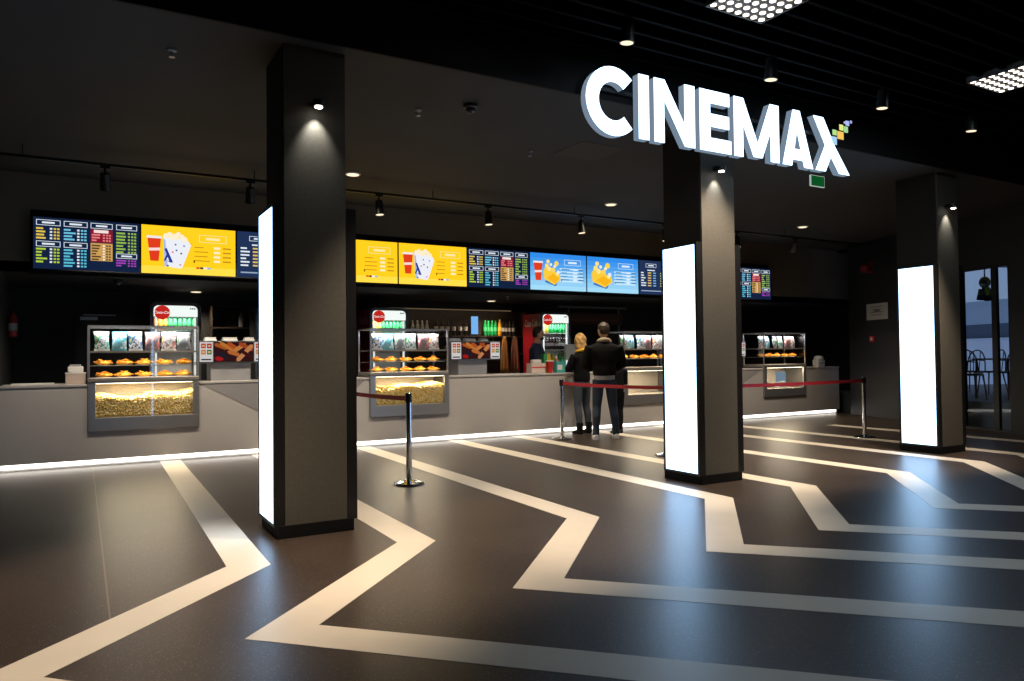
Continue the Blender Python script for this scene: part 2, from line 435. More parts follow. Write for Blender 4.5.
# exit sign hung from the bay ceiling
t = thing('exit_sign', 'small green sign with a white border hanging behind the X of the big sign', 'sign', (8.35, 6.40, 3.625))
MB().box(-0.135, 0.135, -0.012, 0.012, -0.145, 0.0, scr(225, 240, 230, 0.5)).build('border', t)
m = MB(); m.box(-0.128, 0.128, -0.0135, 0.0135, -0.138, -0.007, scr(12, 84, 36, 0.9)); m.build('face', t)
MB().box(-0.06, 0.06, -0.01, 0.01, 0.0005, 0.015, M_blackm).build('hanger', t)

# ------------------------------------------------------------------ lobby ceiling fixtures
def make_panel(label):
    t = thing('light_panel', label, 'ceiling light', (0, 0, 0), 0, 'perforated light panels in the slatted ceiling')
    m = MB(); m.box(0, 0.62, 0, 0.62, 0.01, 0.06, mat('panel_casing', (0.10, 0.10, 0.105), 0.5)); 
    for a in ((0, 0.62, 0, 0.012), (0, 0.62, 0.608, 0.62), (0, 0.012, 0.012, 0.608), (0.608, 0.62, 0.012, 0.608)):
        m.box(a[0], a[1], a[2], a[3], 0.0, 0.01, M_blackm)
    m.build('casing', t)
    for i in range(7):
        for j in range(7): MB().cyl((0.045+i*0.0885, 0.045+j*0.0885, 0.002), (0.045+i*0.0885, 0.045+j*0.0885, 0.01), 0.025, M_lensp, n=10).build('lens', t)
    light('panel_light', 'AREA', (0.31, 0.31, -0.03), t, 24, (0.74, 0.87, 1.0), None, 0.56)
    return t
p0 = make_panel('perforated square light panel above the big sign, nearer of two'); p0.location = (4.21, 3.585, 4.0)
dup(p0, (7.72, 3.53, 4.0), label='perforated square light panel at the right edge of the picture')

def make_track_lamp(label, lit, group, h=0.20, rlens=0.055, energy=120, aim=(0, 0, -1), col=(1, 0.85, 0.66), angle=70, rl=None):
    t = thing('track_lamp', label, 'track lamp', (0, 0, 0), 0, group)
    aimv = Vector(aim).normalized()
    m = MB(); m.box(-0.05, 0.05, -0.018, 0.018, -0.03, 0.0, M_blackm); m.cyl((0, 0, -0.03), (0, 0, -0.09), 0.014, M_blackm); m.build('mount', t)
    c = Vector((0, 0, -0.10)); e = c+aimv*0.17
    MB().cyl(c-aimv*0.02, e, rlens*0.9, M_blackm, rlens*1.12).build('housing', t, True)
    MB().cyl(e-aimv*0.012, e+aimv*0.002, rlens*0.95, (M_lens if lit else mat('dead_lens', (0.05, 0.05, 0.05), 0.2))).build('lens', t)
    if lit: light('lamp_light', 'SPOT', e+aimv*0.03, t, energy, col, aim, 0.05, angle, 0.7)
    return t
tr = MB(); tr.box(-5.5, 15, 4.70, 4.735, 4.11, 4.145, M_blackm)
x = -5
while x < 15: tr.cyl((x, 4.717, 4.14), (x, 4.717, 4.45), 0.006, M_blackm, n=6); x += 2.0
o = tag(tr.build('lighting_track'), 'black lighting track under the slatted ceiling in front of the fascia', 'track')
lt = make_track_lamp('lit lobby track lamp above the C of the big sign', True, 'lamps on the lobby track', energy=460, aim=(0, 0.08, -1), angle=58, col=(1, 0.80, 0.60))
lt.location = (3.86, 4.717, 4.11)
for x, e, lab in ((5.55, 500, 'lit lobby track lamp above the M of the big sign'), (7.22, 650, 'lit lobby track lamp right of the big sign, above its coloured tiles'),
               (8.88, 750, 'lit lobby track lamp above the rightmost pillar, farthest of the row'), (2.2, 460, 'lit lobby track lamp between the leftmost pillar and the sign'),
               (0.5, 600, 'lit lobby track lamp left of the leftmost pillar')):
    q = setE(dup(lt, (x, 4.717, 4.11), label=lab), e)
    for c_ in q.children:
        if c_.type == 'LIGHT' and x > 5: c_.rotation_euler = Vector((0, 0.34, -1)).to_track_quat('-Z', 'Y').to_euler()
        if c_.type == 'LIGHT' and x < 1: c_.rotation_euler = Vector((0, -0.02, -1)).to_track_quat('-Z', 'Y').to_euler()
# bay track
tr = MB(); tr.box(-0.78, 14.2, 9.525, 9.555, 3.50, 3.53, M_blackm)
x = -0.5
while x < 14: tr.cyl((x, 9.54, 3.53), (x, 9.54, ZC), 0.006, M_blackm, n=6); x += 2.4
tag(tr.build('lighting_track'), 'black lighting track hanging under the bay ceiling before the menu screens', 'track')
off0 = make_track_lamp('track lamp above the leftmost menu screen, turned to the counter', True, 'lamps on the bay track', energy=190, aim=(0.1, 0.55, -1), angle=80)
off0.location = (0.28, 9.54, 3.50)
dup(off0, (1.85, 9.54, 3.50), label='track lamp at the left edge of the leftmost pillar, turned to the counter')
setE(dup(off0, (11.78, 9.54, 3.50), label='track lamp at the right end of the bay track'), 110)
on0 = make_track_lamp('lit bay track lamp just right of the leftmost pillar', True, 'lamps on the bay track', energy=140, aim=(0.05, -0.05, -1), angle=105)
on0.location = (3.51, 9.54, 3.50)
for x, lab in ((5.17, 'lit bay track lamp above the middle dark menu screen'), (6.82, 'lit bay track lamp above the blue menu screens'),
               (8.54, 'lit bay track lamp at the left edge of the middle pillar'), (10.23, 'lit bay track lamp at the right edge of the middle pillar')):
    dup(on0, (x, 9.54, 3.50), label=lab)
def make_downlight(label, group, energy, rad=0.075):
    t = thing('downlight', label, 'ceiling light', (0, 0, 0), 0, group)
    MB().lathe([(rad+0.022, -0.012), (rad+0.024, 0.0), (rad, 0.0), (rad, -0.012)], M_white).build('rim', t, True)
    MB().cyl((0, 0, -0.018), (0, 0, -0.0125), rad, M_lens).build('lens', t)
    light('downlight_light', 'SPOT', (0, 0, -0.03), t, energy, (1, 0.83, 0.62), None, 0.06, 130, 0.6)
    return t
d0 = make_downlight('round lit downlight in the bay ceiling right of the leftmost pillar', 'downlights in the bay ceiling', 150); d0.location = (3.02, 9.14, ZC)
dup(d0, (7.10, 9.14, ZC), label='round lit downlight in the bay ceiling left of the middle pillar')
dup(d0, (11.50, 9.14, ZC), label='round lit downlight in the bay ceiling right of the middle pillar')
s0 = make_downlight('round lit downlight in the soffit below the yellow left screen', 'downlights in the soffit', 80); s0.location = (1.69, 13.1, 2.43)
dup(s0, (7.10, 13.0, 2.43), label='round lit downlight in the soffit below the middle dark screen')
def tiny(name, label, cat, loc, kind):
    t = thing(name, label, cat, loc)
    if kind == 'dome':
        MB().lathe([(0.07, 0), (0.07, -0.03), (0.06, -0.04)], M_blackm).build('mount', t, True)
        MB().ell((0, 0, -0.04), (0.05, 0.05, 0.045), mat('smoked_dome', (0.02, 0.02, 0.025), 0.08)).build('dome', t, True)
    else:
        MB().lathe([(0.035, 0), (0.035, -0.01), (0.012, -0.02), (0.012, -0.05)], M_grey).build('body', t, True)
        MB().lathe([(0.022, -0.06), (0.022, -0.056)], M_steel).build('deflector', t, True)
tiny('dome_camera', 'black dome camera on the bay ceiling right of the leftmost pillar', 'camera', (3.15, 6.13, ZC), 'dome')
tiny('dome_camera', 'black dome camera under the bulkhead below the leftmost menu screen', 'camera', (0.5, 11.6, 2.43), 'dome')
tiny('sprinkler', 'small sprinkler on the bay ceiling left of the dome camera', 'sprinkler', (2.78, 6.49, ZC), 's')
tiny('sprinkler', 'small sprinkler on the bay ceiling left of the leftmost pillar', 'sprinkler', (0.62, 6.1, ZC), 's')
tiny('sprinkler', 'small sprinkler under the soffit right of the round soffit light', 'sprinkler', (6.9, 12.0, 2.43), 's')
tiny('sprinkler', 'small sprinkler on the bay ceiling below the I of the sign', 'sprinkler', (4.45, 7.2, ZC), 's')

# ------------------------------------------------------------------ menu screens
SWD, SY, SZ0, SZ1 = 1.1955, 10.90, 2.445, 3.115
def screen(i, kind, label):
    x0 = -0.466+i*SWD
    t = thing('menu_screen', label, 'screen', (x0, SY, SZ0), 0, 'menu screens above the counter')
    w, h = SWD, SZ1-SZ0
    m = MB(); m.box(0.003, w-0.003, 0.004, 0.085, 0, h, M_blackm)
    for a in ((0.003, 0.011, 0, h), (w-0.011, w-0.003, 0, h), (0.011, w-0.011, 0, 0.016), (0.011, w-0.011, h-0.016, h)): m.box(a[0], a[1], 0, 0.004, a[2], a[3], M_blackm)
    m.build('casing', t)
    m = MB()
    U = lambda u: 0.011+u*(w-0.022); V = lambda v: 0.016+v*(h-0.032)
    def R(u0, v0, u1, v1, c, lay):
        y = 0.0035-0.0006*lay
        m.add([(U(u0), y, V(v0)), (U(u1), y, V(v0)), (U(u1), y, V(v1)), (U(u0), y, V(v1))], [(0, 1, 2, 3)], c)
    def poly(pts, c, lay):
        y = 0.0035-0.0006*lay
        m.add([(U(u), y, V(v)) for u, v in pts], [list(range(len(pts)))], c)
    def disc(u, v, r_, c, lay, n=14, sy=1.78):
        poly([(u+r_*math.cos(2*PI*k/n), v+r_*sy*math.sin(2*PI*k/n)) for k in range(n)], c, lay)
    wh = scr(225, 235, 245, 1.0)
    rnd = random.Random(i*11+3)
    def head(u0, u1, v0, v1, c=wh, bgc=None):
        th = 0.006
        R(u0, v0, u1, v0+th*1.8, c, 1); R(u0, v1-th*1.8, u1, v1, c, 1); R(u0, v0, u0+th, v1, c, 1); R(u1-th, v0, u1, v1, c, 1)
        R(u0+(u1-u0)*0.24, v0+(v1-v0)*0.34, u0+(u1-u0)*0.76, v0+(v1-v0)*0.66, c, 1)
    def rows(u0, u1, v1, n, c, dv=0.042, c2=None):
        for k in range(n):
            v = v1-k*dv; e = rnd.uniform(0.22, 0.5)
            R(u0, v-dv*0.56, u0+(u1-u0)*e, v, c, 1)
            for q in (0.56, 0.72, 0.86):
                R(u0+(u1-u0)*q, v-dv*0.56, u0+(u1-u0)*(q+0.10), v, c2 if (c2 and q < 0.6) else c, 1)
    if kind == 'menu':
        R(0, 0, 1, 1, scr(20, 35, 66, 0.95), 0)
        cols = [(0.025, 0.245), (0.275, 0.495), (0.525, 0.735), (0.77, 0.975)]
        ye, cy, re, ta, gr, pu = scr(225, 195, 80), scr(110, 195, 225), scr(185, 35, 60), scr(205, 160, 90), scr(150, 185, 80), scr(165, 70, 190)
        ch = lambda c: head(c[0], c[1], 0.845, 0.955)
        for c in cols: ch(c)
        rows(*cols[0], 0.80, 4, ye, 0.062, wh); head(cols[0][0], cols[0][1], 0.43, 0.54); rows(*cols[0], 0.40, 5, scr(175, 205, 60), 0.062, wh)
        rows(*cols[1], 0.80, 4, cy, 0.062, wh); head(cols[1][0], cols[1][1], 0.43, 0.54); rows(*cols[1], 0.40, 6, scr(90, 190, 215), 0.062, wh)
        R(cols[2][0], 0.57, cols[2][1], 0.825, scr(140, 22, 48), 0.5); R(cols[2][0]+0.03, 0.76, cols[2][1]-0.04, 0.82, scr(245, 225, 220), 1.5)
        rows(cols[2][0]+0.01, cols[2][1]-0.01, 0.735, 3, scr(235, 130, 130), 0.055); R(cols[2][0], 0.20, cols[2][1], 0.555, ta, 0.5)
        rows(cols[2][0]+0.01, cols[2][1]-0.01, 0.52, 6, scr(90, 62, 38), 0.055, scr(250, 240, 220))
        rows(*cols[3], 0.80, 7, gr, 0.064); head(cols[3][0], cols[3][1], 0.27, 0.37); rows(*cols[3], 0.24, 3, pu, 0.05)
    elif kind == 'list':
        R(0, 0, 1, 1, scr(34, 52, 88, 0.95), 0); head(0.14, 0.36, 0.80, 0.91); head(0.56, 0.80, 0.80, 0.91)
        R(0.17, 0.70, 0.33, 0.73, wh, 1)
        for k in range(6):
            v = 0.62-0.075*k
            R(0.04, v, 0.04+rnd.uniform(0.05, 0.11), v+0.035, wh, 1); R(0.18, v, 0.25, v+0.035, scr(225, 190, 110), 1); R(0.29, v, 0.35, v+0.035, scr(120, 180, 225), 1)
            R(0.44, v, 0.52, v+0.035, scr(205, 205, 120), 1); R(0.60, v, 0.66, v+0.035, wh, 1); R(0.72, v, 0.82, v+0.035, scr(140, 190, 120), 1)
        R(0.04, 0.09, 0.86, 0.12, scr(150, 165, 195), 1)
    else:
        yel = kind.startswith('pop')
        if yel:
            R(0, 0, 1, 1, scr(255, 198, 28, 1.15), 0); R(0, 0.0, 1, 0.16, scr(255, 212, 70, 1.15), 0.4)
        else:
            for k in range(8):
                q = k/7; R(0, k/8, 1, (k+1)/8, scr(int(165-115*q), int(222-80*q), int(250-12*q), 1.0), 0)
        def cup(u, v0, v1, s):
            poly([(u+0.03*s, v0), (u+0.115*s, v0), (u+0.14*s, v1), (u, v1)], scr(226, 62, 30, 1.0), 1)
            poly([(u-0.006*s, v1-0.02), (u+0.146*s, v1-0.02), (u+0.146*s, v1+0.03), (u-0.006*s, v1+0.03)], scr(240, 235, 235), 2)
            poly([(u+0.018*s, v0+(v1-v0)*0.42), (u+0.128*s, v0+(v1-v0)*0.45), (u+0.131*s, v0+(v1-v0)*0.57), (u+0.013*s, v0+(v1-v0)*0.54)], scr(250, 220, 215), 2)
        if kind in ('pop', 'blue'): cup(0.06, 0.26, 0.75, 1.0 if yel else 1.1)
        if kind == 'pop':
            poly([(0.235, 0.16), (0.40, 0.12), (0.425, 0.16), (0.515, 0.62), (0.47, 0.74), (0.22, 0.78)], scr(238, 240, 248), 2)
            poly([(0.235, 0.16), (0.27, 0.15), (0.245, 0.70), (0.222, 0.74)], scr(170, 188, 235), 3)
            for u, v in ((0.25, 0.80), (0.29, 0.83), (0.335, 0.80), (0.38, 0.84), (0.42, 0.79), (0.36, 0.76), (0.45, 0.74), (0.31, 0.77)): disc(u, v, 0.028, scr(255, 240, 205), 3, 9)
            poly([(0.232, 0.30), (0.255, 0.28), (0.315, 0.10+0.16), (0.285, 0.25)], scr(35, 60, 150), 4)
            poly([(0.235, 0.52), (0.258, 0.54), (0.325, 0.24), (0.29, 0.24)], scr(35, 60, 150), 4)
            poly([(0.225, 0.27), (0.245, 0.27), (0.285, 0.42), (0.268, 0.45)], scr(35, 60, 150), 4)
            for u, v, c in ((0.32, 0.46, (225, 90, 70)), (0.36, 0.50, (70, 90, 160)), (0.41, 0.44, (80, 80, 95)), (0.35, 0.62, (90, 110, 190)), (0.40, 0.20, (220, 110, 160)), (0.27, 0.17, (60, 70, 140)), (0.44, 0.60, (120, 130, 200))):
                disc(u, v, 0.011, scr(*c), 4, 8)
        elif kind in ('blue', 'blue2'):
            T = (lambda u, v: (u, v)) if kind == 'blue' else (lambda u, v: (0.09+(u-0.235)*1.34, 0.13+(v-0.14)*1.06))
            Tp = lambda pts: [T(*p) for p in pts]
            poly(Tp([(0.25, 0.22), (0.43, 0.12), (0.45, 0.12), (0.48, 0.24), (0.30, 0.34)]), scr(60, 120, 190), 1.5)
            poly(Tp([(0.24, 0.30), (0.42, 0.15), (0.53, 0.30), (0.51, 0.46), (0.42, 0.52), (0.36, 0.62), (0.27, 0.66), (0.23, 0.52)]), scr(252, 205, 60, 1.0), 2)
            poly(Tp([(0.29, 0.33), (0.43, 0.20), (0.51, 0.33), (0.40, 0.46)]), scr(252, 182, 30), 3)
            for u, v, r_, c in ((0.29, 0.66, 0.035, (255, 226, 120)), (0.40, 0.56, 0.036, (255, 214, 90)), (0.33, 0.58, 0.034, (255, 232, 150)), (0.31, 0.78, 0.030, (255, 228, 140)), (0.46, 0.74, 0.038, (255, 214, 80)), (0.43, 0.66, 0.024, (255, 240, 190)), (0.36, 0.70, 0.022, (250, 245, 215)), (0.49, 0.50, 0.028, (228, 240, 250)), (0.47, 0.44, 0.022, (255, 236, 160))):
                u, v = T(u, v); disc(u, v, r_*(1.0 if kind == 'blue' else 1.2), scr(*c), 3.5, 11)
            for k in range(5): R(0.52, 0.58-0.085*k, 0.94, 0.62-0.085*k, scr(205, 235, 252), 1)
        u0 = 0.60
        hb = scr(255, 236, 170) if yel else scr(225, 242, 255)
        head(u0, 0.90, 0.70, 0.86, hb)
        dk = scr(190, 140, 30) if yel else scr(60, 120, 165); lg = scr(255, 240, 190) if yel else scr(220, 240, 255)
        for k in range(4):
            v = 0.60-0.095*k
            R(0.55, v-0.02, 0.55+rnd.uniform(0.09, 0.17), v, dk, 1.5); R(0.76, v-0.035, 0.83, v+0.015, lg, 1.5); R(0.86, v-0.025, 0.95, v+0.005, dk, 1.5)
        R(0.54, 0.255, 0.555, 0.315, scr(95, 65, 15) if yel else scr(40, 90, 150), 1.7)
        for k, c in enumerate(((225, 70, 30), (50, 45, 45), (235, 240, 245), (120, 190, 225))):
            if yel: R(0.57+0.04*k, 0.13, 0.605+0.04*k, 0.17, scr(*c), 1.6)
    m.build('display', t)
SL = [('menu', 'leftmost dark blue menu screen with coloured price columns'), ('pop', 'yellow screen with red cup and popcorn bag left of the leftmost pillar'),
      ('list', 'dark blue price list screen partly hidden by the leftmost pillar'), ('popx', 'yellow price screen touching the right edge of the leftmost pillar'),
      ('pop', 'yellow screen with red cup and popcorn bag right of the leftmost pillar'), ('menu', 'dark blue menu screen between a yellow and a blue screen'),
      ('blue', 'blue screen with a red cup and yellow snack'), ('blue2', 'blue screen with a yellow snack and no cup'),
      ('list', 'dark blue price list screen left of the middle pillar'), None, ('menu', 'rightmost dark blue menu screen, right of the middle pillar')]
for i, s in enumerate(SL):
    if s: screen(i, *s)
m = MB(); m.box(-0.49, -0.472+11*SWD+0.02, 10.985-0.0, 10.99, 2.40, 3.2, M_black)
struct(m.build('trim_3'))

# ------------------------------------------------------------------ counter
CF, CT = 10.69, 1.025
CASES = [0.13, 3.77, 8.53, 12.15]; CW = 1.28; CEND = 14.55
ct = thing('service_counter', 'long pale grey concession counter with a glowing strip along its foot', 'counter', (0, CF, 0))
m = MB()
edges = [-0.78]
for x in CASES: edges += [x-0.006, x+CW+0.006]
edges.append(CEND)
lo = 0.43
for a, b in zip(edges[0::2], edges[1::2]): m.box(a, b, 0.0, 0.05, 0.085, CT-0.03, M_counter)
for x in CASES: m.box(x-0.006, x+CW+0.006, 0.0, 0.05, 0.085, lo, M_counter)
m.box(CEND-0.05, CEND, 0.05, 0.75, 0.0, CT-0.03, M_counter)
m.build('front_panel', ct)
def facet(pts):
    mm = MB(); mm.prism(pts, 0.004, M_facet, 'y', -0.004); o = mm.build('facet_panel', ct); o['label'] = 'slanting facet with its shade painted mid grey'
facet([(1.43, CT-0.03), (3.70, CT-0.03), (3.55, 0.86), (2.62, 0.36)])
facet([(9.85, CT-0.03), (12.13, CT-0.03), (11.1, 0.53)])
m = MB()
for a, b in zip(edges[0::2], edges[1::2]): MB().box(a, b, -0.012, 0.72, CT-0.03, CT, M_counter, 0.004).build('worktop', ct)
m = MB(); m.box(-0.78, CEND-0.06, 0.075, 0.60, 0.0, 0.085, M_white); m.build('plinth', ct)
m = MB(); m.box(-0.78, CEND-0.06, 0.055, 0.070, 0.03, 0.078, M_led); m.build('foot_light_strip', ct)
m = MB(); m.box(-0.78, CEND-0.02, 0.70, 0.72, 0.085, CT-0.03, M_grey)
m.build('back_panel', ct)

# ------------------------------------------------------------------ display cases
M_inside = mat('case_lining', (0.55, 0.48, 0.40), 0.5)
M_shelf = mat('case_shelf_steel', (0.34, 0.32, 0.30), 0.4, 0.5)
def make_case(label, lining):
    t = thing('display_case', label, 'display case', (0, 0, 0), 0, 'lit display cases in the counter')
    D = 0.56; w = CW
    m = MB()
    m.box(0, w, 0, 0.03, 0.435, 0.60, M_steel, 0.004); m.box(0, 0.085, 0, 0.03, 0.60, 1.05, M_steel, 0.004); m.box(w-0.075, w, 0, 0.03, 0.60, 1.05, M_steel, 0.004)
    m.box(0.085, w-0.075, 0, 0.03, 1.03, 1.05, M_steel)
    m.box(0, 0.02, 0.03, D, 0.435, 1.05, M_steeld); m.box(w-0.02, w, 0.03, D, 0.435, 1.05, M_steeld); m.box(0.02, w-0.02, 0.03, D, 0.435, 0.46, M_steeld)
    m.build('steel_base', t)
    m = MB(); m.box(0.02, w-0.02, D-0.02, D, 0.46, 1.05, lining); m.box(0.02, w-0.02, 0.03, D-0.02, 0.595, 0.605, lining); m.build('lining', t)
    m = MB(); m.box(0, w, -0.012, D, 1.05, 1.10, M_shelf, 0.006); m.build('ledge', t)
    MB().box(0.085, w-0.075, 0.008, 0.014, 0.60, 1.03, M_glass).build('front_window', t)
    m = MB()
    for (x, y) in ((0.0, 0.0), (w-0.022, 0.0), (0.0, D-0.022), (w-0.022, D-0.022)): m.box(x, x+0.022, y, y+0.022, 1.10, 1.735, M_steel)
    for (a, b, c, d_) in ((0, w, 0, 0.022), (0, w, D-0.022, D), (0, 0.022, 0.022, D-0.022), (w-0.022, w, 0.022, D-0.022)): m.box(a, b, c, d_, 1.735, 1.757, M_steel)
    m.build('frame', t)
    for nm, z in (('shelf', 1.415), ('shelf', 1.245)):
        MB().box(0.023, w-0.023, 0.014 if z > 1.3 else 0.09, D-0.03, z, z+(0.022 if z > 1.3 else 0.010), M_shelf).build(nm, t)
    MB().box(0.022, w-0.022, 0.006, 0.012, 1.10, 1.735, M_glass).build('front_glass', t)
    MB().box(0.006, 0.012, 0.022, D-0.022, 1.10, 1.735, M_glass).build('side_glass', t)
    MB().box(w-0.012, w-0.006, 0.022, D-0.022, 1.10, 1.735, M_glass).build('side_glass', t)
    m = MB(); m.box(0.03, w-0.03, 0.030, 0.04, 1.736, 1.742, M_ledc); pass
    m.box(0.09, w-0.08, 0.036, 0.060, 1.026, 1.034, emis('base_led', (1.0, 0.85, 0.6), 13)); m.build('light_strip', t)
    light('case_light', 'AREA', (w/2, 0.17, 1.725), t, 8, (0.95, 0.97, 1), None, (1.1, 0.16))
    light('case_light', 'AREA', (w/2, 0.12, 1.40), t, 4, (1, 0.8, 0.55), None, (1.1, 0.1)); light('case_light', 'AREA', (w/2, 0.13, 1.24), t, 4, (1, 0.8, 0.55), None, (1.1, 0.05))
    light('case_light', 'AREA', (w/2, 0.10, 1.015), t, 21, (1, 0.82, 0.52), None, (1.0, 0.12))
    return t
WHERE = ('leftmost display case', 'case beside leftmost pillar', 'case beside the customers', 'rightmost display case')
M_lin2 = mat('plain_case_lining', (0.30, 0.27, 0.255), 0.35, 0.3)
c0 = make_case('leftmost lit display case, full of popcorn below', M_inside); c0.location = (CASES[0], CF-0.03, 0)
dup(c0, (CASES[1], CF-0.03, 0), label='lit popcorn display case right of the leftmost pillar')
c2 = make_case('lit display case beside the customers, with an empty lower window', M_lin2); c2.location = (CASES[2], CF-0.03, 0)
dup(c2, (CASES[3], CF-0.03, 0), label='rightmost lit display case near the end of the counter')
CY = CF-0.03
# popcorn heaps
M_pop = mat('popcorn', (0.85, 0.64, 0.20), 0.7, noise=0.35, nscale=35); M_popw = mat('popcorn_pale', (0.86, 0.74, 0.42), 0.7, noise=0.2, nscale=50)
M_popd = mat('popcorn_gold', (0.62, 0.38, 0.06), 0.7, noise=0.2, nscale=50)
def heap(seed, cx):
    rnd = random.Random(seed); m = MB()
    top = lambda x, y: 0.885+0.03*math.sin(x*4+seed)+0.022*math.sin(x*11+seed*2)-0.10*max(0, (0.20-y))*1.2+0.04*y
    nx, ny = 24, 8; x0, x1, y0, y1 = 0.03, CW-0.03, 0.034, 0.50
    vs = []; fs = []
    for j in range(ny+1):
        for k in range(nx+1):
            x = x0+(x1-x0)*k/nx; y = y0+0.02+(y1-y0-0.02)*j/ny; vs.append((x, y, top(x, y)-0.02))
    for j in range(ny):
        for k in range(nx): a = j*(nx+1)+k; fs.append((a, a+1, a+nx+2, a+nx+1))
    b = len(vs)
    for k in range(nx+1): vs.append((x0+(x1-x0)*k/nx, y0+0.02, 0.606))
    for k in range(nx): fs.append((b+k, b+k+1, k+1, k))
    m.add(vs, fs, M_pop)
    bm = bmesh.new(); bmesh.ops.create_icosphere(bm, subdivisions=1, radius=1)
    bv = [v.co.copy() for v in bm.verts]; bf = [[v.index for v in f_.verts] for f_ in bm.faces]; bm.free()
    def kern(x, y, z):
        r_ = rnd.uniform(0.009, 0.015); q = Matrix.Rotation(rnd.uniform(0, 6.3), 3, Vector((rnd.random()-.5, rnd.random()-.5, rnd.random()-.5)).normalized())
        s_ = (rnd.uniform(0.7, 1.25), rnd.uniform(0.7, 1.25), rnd.uniform(0.6, 1.1))
        m.add([(x+(q@Vector((p.x*s_[0], p.y*s_[1], p.z*s_[2]))).x*r_, max(0.0175, y+(q@Vector((p.x*s_[0], p.y*s_[1], p.z*s_[2]))).y*r_), z+(q@Vector((p.x*s_[0], p.y*s_[1], p.z*s_[2]))).z*r_) for p in bv], bf, rnd.choice((M_pop, M_popw, M_popw, M_popd)))
    for i in range(1500): kern(rnd.uniform(0.05, CW-0.05), rnd.uniform(0.036, 0.052), rnd.uniform(0.622, top(0.6, 0.05)-0.002))
    for i in range(900):
        x, y = rnd.uniform(0.05, CW-0.05), rnd.uniform(0.05, 0.49); kern(x, y, top(x, y)-0.012)
    return m
for i in (0, 1):
    tag(heap(i+3, CASES[i]).build('popcorn', None, True, (CASES[i], CY, 0)), 'heap of yellow popcorn in the lower window of '+WHERE[i], 'popcorn', None, 'stuff')
# snack bags
def bag_print(c1, c2, c3):
    m = mat('bag_print_%s' % str(c1+c2), c1, 0.3); nt = m.node_tree; b = nt.nodes['Principled BSDF']
    tc = nt.nodes.new('ShaderNodeTexCoord'); n = nt.nodes.new('ShaderNodeTexNoise'); n.inputs['Scale'].default_value = 11; n.inputs['Detail'].default_value = 2
    ra = nt.nodes.new('ShaderNodeValToRGB'); ra.color_ramp.interpolation = 'CONSTANT'
    ra.color_ramp.elements[0].color = (*c1, 1); ra.color_ramp.elements[1].position = 0.50; ra.color_ramp.elements[1].color = (*c2, 1)
    e = ra.color_ramp.elements.new(0.62); e.color = (*c3, 1); e = ra.color_ramp.elements.new(0.36); e.color = (*[x*0.5 for x in c2], 1); e = ra.color_ramp.elements.new(0.41); e.color = (*c1, 1)
    nt.links.new(tc.outputs['Object'], n.inputs['Vector']); nt.links.new(n.outputs['Fac'], ra.inputs['Fac']); nt.links.new(ra.outputs['Color'], b.inputs['Base Color'])
    return m
def bag_mesh(c1, c2, c3):
    pr = bag_print(c1, c2, c3)
    m = MB(); nx, nz = 8, 10; w_, h_ = 0.188, 0.25
    mats_ = (mat('bag_%s' % str(c1), c1, 0.3), mat('bag_%s' % str(c2), c2, 0.3), mat('bag_%s' % str(c3), c3, 0.3))
    for sgn in (-1, 1):
        P = []
        for j in range(nz+1):
            v = j/nz
            for k in range(nx+1):
                u = k/nx-0.5
                th = 0.045*max(0, 1-(2*u)**2)**0.6*max(0, math.sin(PI*min(1, max(0, (v-0.05)/0.9))))**0.6
                nar = 1-0.10*math.sin(PI*v)
                P.append((u*w_*nar, sgn*(th+0.001), v*h_))
        for j in range(nz):
            for k in range(nx):
                a = j*(nx+1)+k; q = [P[a], P[a+1], P[a+nx+2], P[a+nx+1]]
                mm = mats_[0]
                if 1 <= j <= 7: mm = pr
                if j in (0, nz-1): mm = mats_[0]
                m.add(q, [(0, 1, 2, 3)], mm)
    return m
BC = [((0.70, 0.70, 0.68), (0.10, 0.42, 0.30), (0.8, 0.75, 0.3)), ((0.10, 0.42, 0.48), (0.65, 0.75, 0.75), (0.1, 0.25, 0.5)), ((0.75, 0.74, 0.70), (0.06, 0.20, 0.42), (0.55, 0.6, 0.2)),
      ((0.16, 0.15, 0.16), (0.55, 0.18, 0.16), (0.8, 0.8, 0.75)), ((0.78, 0.77, 0.74), (0.45, 0.20, 0.18), (0.8, 0.7, 0.3)), ((0.20, 0.22, 0.24), (0.5, 0.52, 0.5), (0.3, 0.5, 0.3))]
CN = ('white and green', 'teal', 'white and navy', 'black and red', 'white and maroon', 'dark grey')
bags = [bag_mesh(*c).build('snack_bag', None, True) for c in BC]
first = [True]*6
for ci in range(4):
    order = [0, 1, 2, 3, 4, 5] if ci % 2 == 0 else [2, 1, 5, 0, 3, 4]
    for k, b in enumerate(order):
        loc = (CASES[ci]+0.16+k*0.192, CY+0.17+0.03*(k % 2), 1.4375)
        o = bags[b] if first[b] else dup(bags[b], loc)
        first[b] = False
        o.location = loc; o.rotation_euler = (-0.12, 0, random.Random(ci*7+k).uniform(-0.45, 0.45))
        tag(o, CN[b]+' snack bag on top shelf of '+WHERE[ci], 'snack bag', 'snack bags in the display cases')
